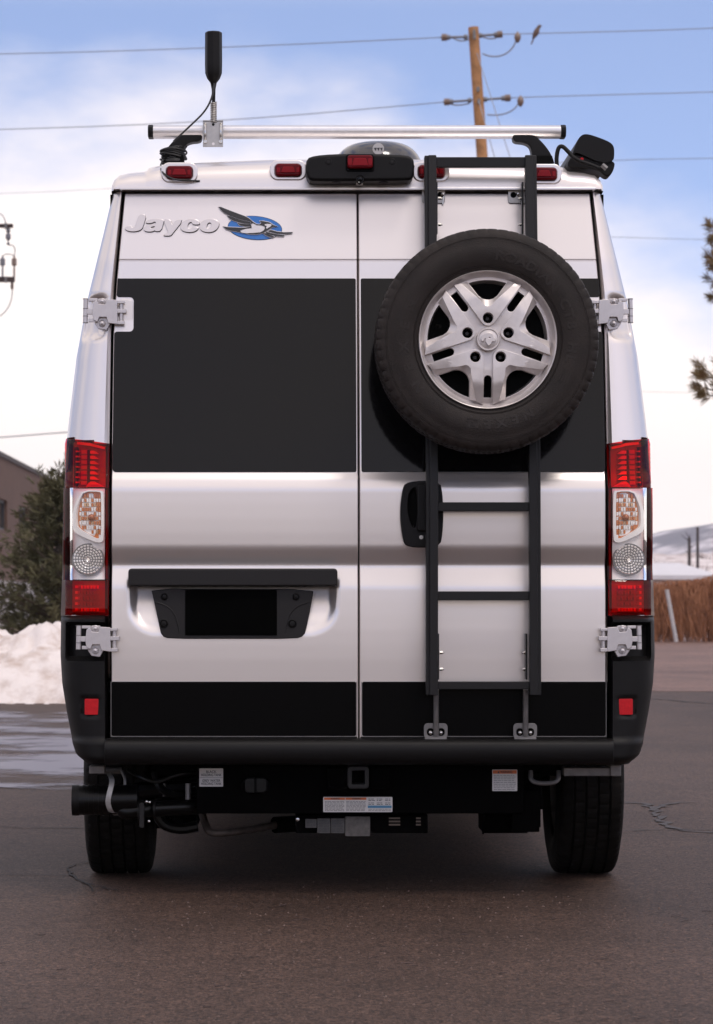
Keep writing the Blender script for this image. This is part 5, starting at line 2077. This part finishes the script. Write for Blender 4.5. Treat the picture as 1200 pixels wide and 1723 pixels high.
# second pole, outside the frame on the left: its crossarms reach in
P2 = 48.0
pp2 = at(-70, 1100, P2)
pole2 = thing('crossarm_pole', 'dark power pole crossarms with insulators at the left edge', 'utility pole', (pp2.x, pp2.y, 0))
MB().tube([(pp2.x, pp2.y, -.1), (pp2.x, pp2.y, 8.6)], [.16, .11], 14).build('pole_shaft', wood_m, pole2, smooth=50)
for (y0, y1, xe) in ((377, 383, 22), (466, 474.5, 25)):
    a, b_ = at(-165, y1, P2 - .15), at(xe, y0, P2 - .15)
    MB().box(a.x, b_.x, a.y - .05, a.y + .05, a.z, b_.z).build('crossarm', darkwood, pole2, bevel=.004)
    for k in (10,):
        p = at(k, (y0 + y1) / 2, P2 - .2)
        MB().box(p.x - .02, p.x + .02, p.y - .03, p.y + .05, p.z - .05, p.z + .05).build('arm_bracket', dull_steel, pole2)
p = at(14, 384, P2 - .15)
MB().lathe([(0, .03), (-.05, .04), (-.08, .02), (-.11, .045), (-.18, .045), (-.21, .015), (-.24, .01), (-.26, .03), (-.29, .02)], p, 10, axis='z').build('insulator', ins_g, pole2)
for px_ in (4.5, 24):
    p = at(px_, 466, P2 - .15)
    MB().lathe([(0, .018), (.19, .016), (.20, .045), (.31, .045), (.33, .02), (.37, .012)], p, 10, axis='z').build('fuse', ins_m if px_ > 10 else ins_g, pole2)
p = at(20.5, 475, P2 - .15)
MB().lathe([(0, .025), (-.10, .028), (-.13, .01)], p, 8, axis='z').build('fuse', ins_m, pole2)
for pts in ([(24, 430), (26, 420), (22, 412), (17, 413), (14, 411)], [(21, 486), (20, 505), (10, 525), (-6, 536), (-40, 540)], [(4.5, 432), (9, 427), (20, 428), (24, 432)], [(10, 377), (6, 362), (-8, 356), (-40, 350)]):
    MB().tube(smooth_path([at(a, b_, P2 - .15) for a, b_ in pts], 3), .009, 6).build('jumper_wire', wire_m, pole2, smooth=180)

# ================================================================== RIGHT BACKGROUND
# dry vine hedge on a fence
hm = M('dry_vine', (0.17, 0.066, 0.034), 0.85, c2=(0.36, 0.165, 0.088), vscale=1.4, spec=.2)
hr = random.Random(5)
hedge = thing('dry_hedge', 'rust brown dry vine hedge along the far edge of the lot at right', 'hedge', (10.6, 52.2, 0))
m = MB()
def htop(x):
    return float(np.interp(x, [7.2, 7.9, 8.6, 9.3, 10, 12, 14], [1.05, 1.28, 1.32, 1.42, 1.62, 1.6, 1.6])) + .10 * noise.noise(Vector((x * 2.2, 3, 0)))
for k in range(15000):
    x = hr.uniform(6.2, 14.5)
    y = 51.7 + abs(hr.gauss(0, .35)) + .15 * noise.noise(Vector((x * 2, 0, 8)))
    zt_ = htop(x) * hr.uniform(.45, 1.04)
    ln = hr.uniform(.15, .85)
    p = Vector((x, y, zt_))
    w_ = hr.uniform(.003, .009)
    dx, dy = hr.gauss(0, .16), hr.gauss(-.06, .06)
    o = len(m.v)
    z2, z3 = max(zt_ - ln * .5, .02), max(zt_ - ln, .0)
    m.v += [(p.x - w_, p.y, p.z), (p.x + w_, p.y, p.z), (p.x + dx * .5 + w_, p.y + dy, z2), (p.x + dx * .5 - w_, p.y + dy, z2), (p.x + dx + w_, p.y + dy, z3), (p.x + dx - w_, p.y + dy, z3)]
    m.f += [(o, o + 1, o + 2, o + 3), (o + 3, o + 2, o + 4, o + 5)]
for k in range(9000):
    x = hr.uniform(6.2, 14.5)
    y = 51.75 + abs(hr.gauss(0, .3))
    z = htop(x) * hr.random() ** .6
    s_ = hr.uniform(.012, .035)
    v1 = Vector((hr.gauss(0, 1), hr.gauss(0, 1), hr.gauss(0, 1))).normalized() * s_
    v2 = v1.cross(Vector((hr.gauss(0, 1), hr.gauss(0, 1), hr.gauss(0, 1)))).normalized() * s_
    c_ = Vector((x, y, z))
    o = len(m.v)
    m.v += [tuple(c_ - v1), tuple(c_ - v2), tuple(c_ + v1), tuple(c_ + v2)]
    m.f.append((o, o + 1, o + 2, o + 3))
m.build('foliage', hm, hedge, smooth=0)
m = MB()
for k in range(9):
    m.tube([(6.3 + k, 52.3, 0), (6.3 + k, 52.3, 1.25)], .03, 8)
m.tube([(6.2, 52.3, 1.2), (14.5, 52.3, 1.2)], .02, 8)
m.build('fence_frame', dull_steel, hedge)
m = MB()
a, b_ = at(1122, 992, 60.6), at(1138, 1080, 60.6)
m.tube([b_, a], .045, 10)
o = m.build('leaning_post', M('weathered_post', (.42, .40, .40), .7, var=.15, vscale=6), None, smooth=60)
tag(o, 'pale grey post leaning in front of the brown hedge', 'post')

# low pale building behind the hedge
lb = thing('pale_shed', 'long low pale building with a light roof behind the brown hedge', 'building', at(1180, 1000, 130))
lb.location.z = 0
ORG[lb.name].z = 0
a, b_ = at(1060, 975, 130), at(1189, 975, 130)
MB().box(a.x, b_.x, a.y, a.y + 8, -.05, at(0, 967, 130).z).build('wall', M('shed_wall', (.62, .56, .54), .8, var=.1, vscale=2), lb, smooth=0)
m = MB()
z0, z1 = at(0, 968, 130).z, at(0, 947, 136).z
m.add([(a.x, a.y - .5, z0), (b_.x + .6, a.y - .5, z0), (b_.x - .4, a.y + 6, z1), (a.x, a.y + 6, z1), (a.x, a.y - .5, z0 - .2), (b_.x + .6, a.y - .5, z0 - .2), (b_.x - .4, a.y + 6, z0 - .2), (a.x, a.y + 6, z0 - .2)], [(0, 1, 2, 3), (4, 5, 1, 0), (5, 6, 2, 1), (7, 4, 0, 3), (6, 7, 3, 2)])
m.build('roof', M('shed_roof', (.60, .58, .60), .6, .0, var=.06, vscale=.8), lb, smooth=0)

# snowy slope with scrub
slope_m = M('snowy_slope', (0.85, 0.79, 0.78), 0.85, c2=(.30, .22, .20), vscale=.22)
m = MB()
rows = []
for j in range(0, 26):
    row = []
    for i in range(0, 81):
        x = 5 + i * 1.6
        y = 250 + j * 8
        z = (j / 25) ** .7 * (7.4 + 1.2 * noise.noise(Vector((x * .05, y * .03, 2)))) + .5 * noise.noise(Vector((x * .3, y * .2, 7)))
        row.append((x, y, max(z, .0) - .06 * (j == 0)))
    rows.append(row)
m.grid(rows)
struct(m.build('snowy_hill', slope_m, None, smooth=180))
twig_m = M('bare_twigs', (0.12, 0.085, 0.075), .9, var=.3, vscale=1)
scrub = MB()
sr = random.Random(8)
for k in range(170):
    x, y = sr.uniform(28, 75), sr.uniform(255, 420)
    z = ((y - 250) / 200) ** .7 * 7.2 - .2
    h_ = sr.uniform(.8, 2.6)
    for i in range(14):
        a = Vector((x, y, z))
        d = Vector((sr.gauss(0, .45), sr.gauss(0, .3), 1)).normalized() * h_ * sr.uniform(.6, 1)
        s_ = .035
        o = len(scrub.v)
        q = a + d
        scrub.v += [(a.x - s_, a.y, a.z), (a.x + s_, a.y, a.z), (q.x, q.y, q.z)]
        scrub.f.append((o, o + 1, o + 2))
so = scrub.build('scrub', twig_m, None, smooth=0)
so['kind'] = 'stuff'
for px_, top, d_, lab_, th in ((1174, 887, 220, 'slim dark wooden pole standing before the snowy hill', .14), (1160, 905, 230, 'shorter dark snag left of the slim pole on the snowy hill', .17)):
    a, b_ = at(px_, 962, d_), at(px_, top, d_)
    m = MB().tube([(a.x, a.y, 0), (b_.x, b_.y, b_.z)], [th, th * .75], 8)
    if px_ == 1160:
        for q in range(9):
            f = sr.uniform(.5, 1)
            p = Vector((a.x, a.y, b_.z * f))
            m.tube([p, p + Vector((sr.gauss(0, .35), sr.gauss(0, .2), sr.uniform(.2, .6)))], [.05, .02], 5)
    o = m.build('far_pole' if px_ == 1174 else 'dead_tree', darkwood, None, smooth=60)
    tag(o, lab_, 'utility pole' if px_ == 1174 else 'tree')

# mountain
mt_m = M('mountain_slope', (0.12, 0.105, 0.125), 0.95, c2=(.60, .55, .57), vscale=.016)
for nd in mt_m.node_tree.nodes:
    if nd.type == 'VALTORGB':
        nd.color_ramp.elements[0].position = .48
        nd.color_ramp.elements[1].position = .60
m = MB()
rows = []
for j in range(0, 41):
    row = []
    for i in range(0, 141):
        x = -1400 + i * 25
        y = 2400 + j * 28
        crest_ = float(np.interp(x, [-1400, 0, 250, 400, 480, 560, 700, 1000, 1500, 2100], [20, 24, 34, 56, 80, 92, 98, 104, 130, 90]))
        f = j / 40
        z = crest_ * math.sin(min(f * 1.25, 1) * math.pi / 2) ** 1.2 * (1 - .3 * max(0, f - .8) * 5)
        z += f * (16 * noise.noise(Vector((x * .006, y * .006, 1))) + 7 * noise.noise(Vector((x * .02, y * .02, 5))) + 3 * noise.noise(Vector((x * .06, y * .06, 3))))
        row.append((x, y, max(z, -2)))
    rows.append(row)
m.grid(rows)
struct(m.build('mountain', mt_m, None, smooth=60))

# ================================================================== AIR
hz = bpy.data.materials.new('haze_air')
hz.use_nodes = True
t = hz.node_tree
t.nodes.clear()
o_ = t.nodes.new('ShaderNodeOutputMaterial')
pv = t.nodes.new('ShaderNodeVolumePrincipled')
pv.inputs['Color'].default_value = (.84, .89, 1, 1)
pv.inputs['Density'].default_value = 0.00012
pv.inputs['Anisotropy'].default_value = -0.3
t.links.new(pv.outputs[0], o_.inputs['Volume'])
hb = MB().box(-2600, 3000, -300, 3700, -3.5, 175).build('haze', hz, None, smooth=0)
hb['kind'] = 'stuff'
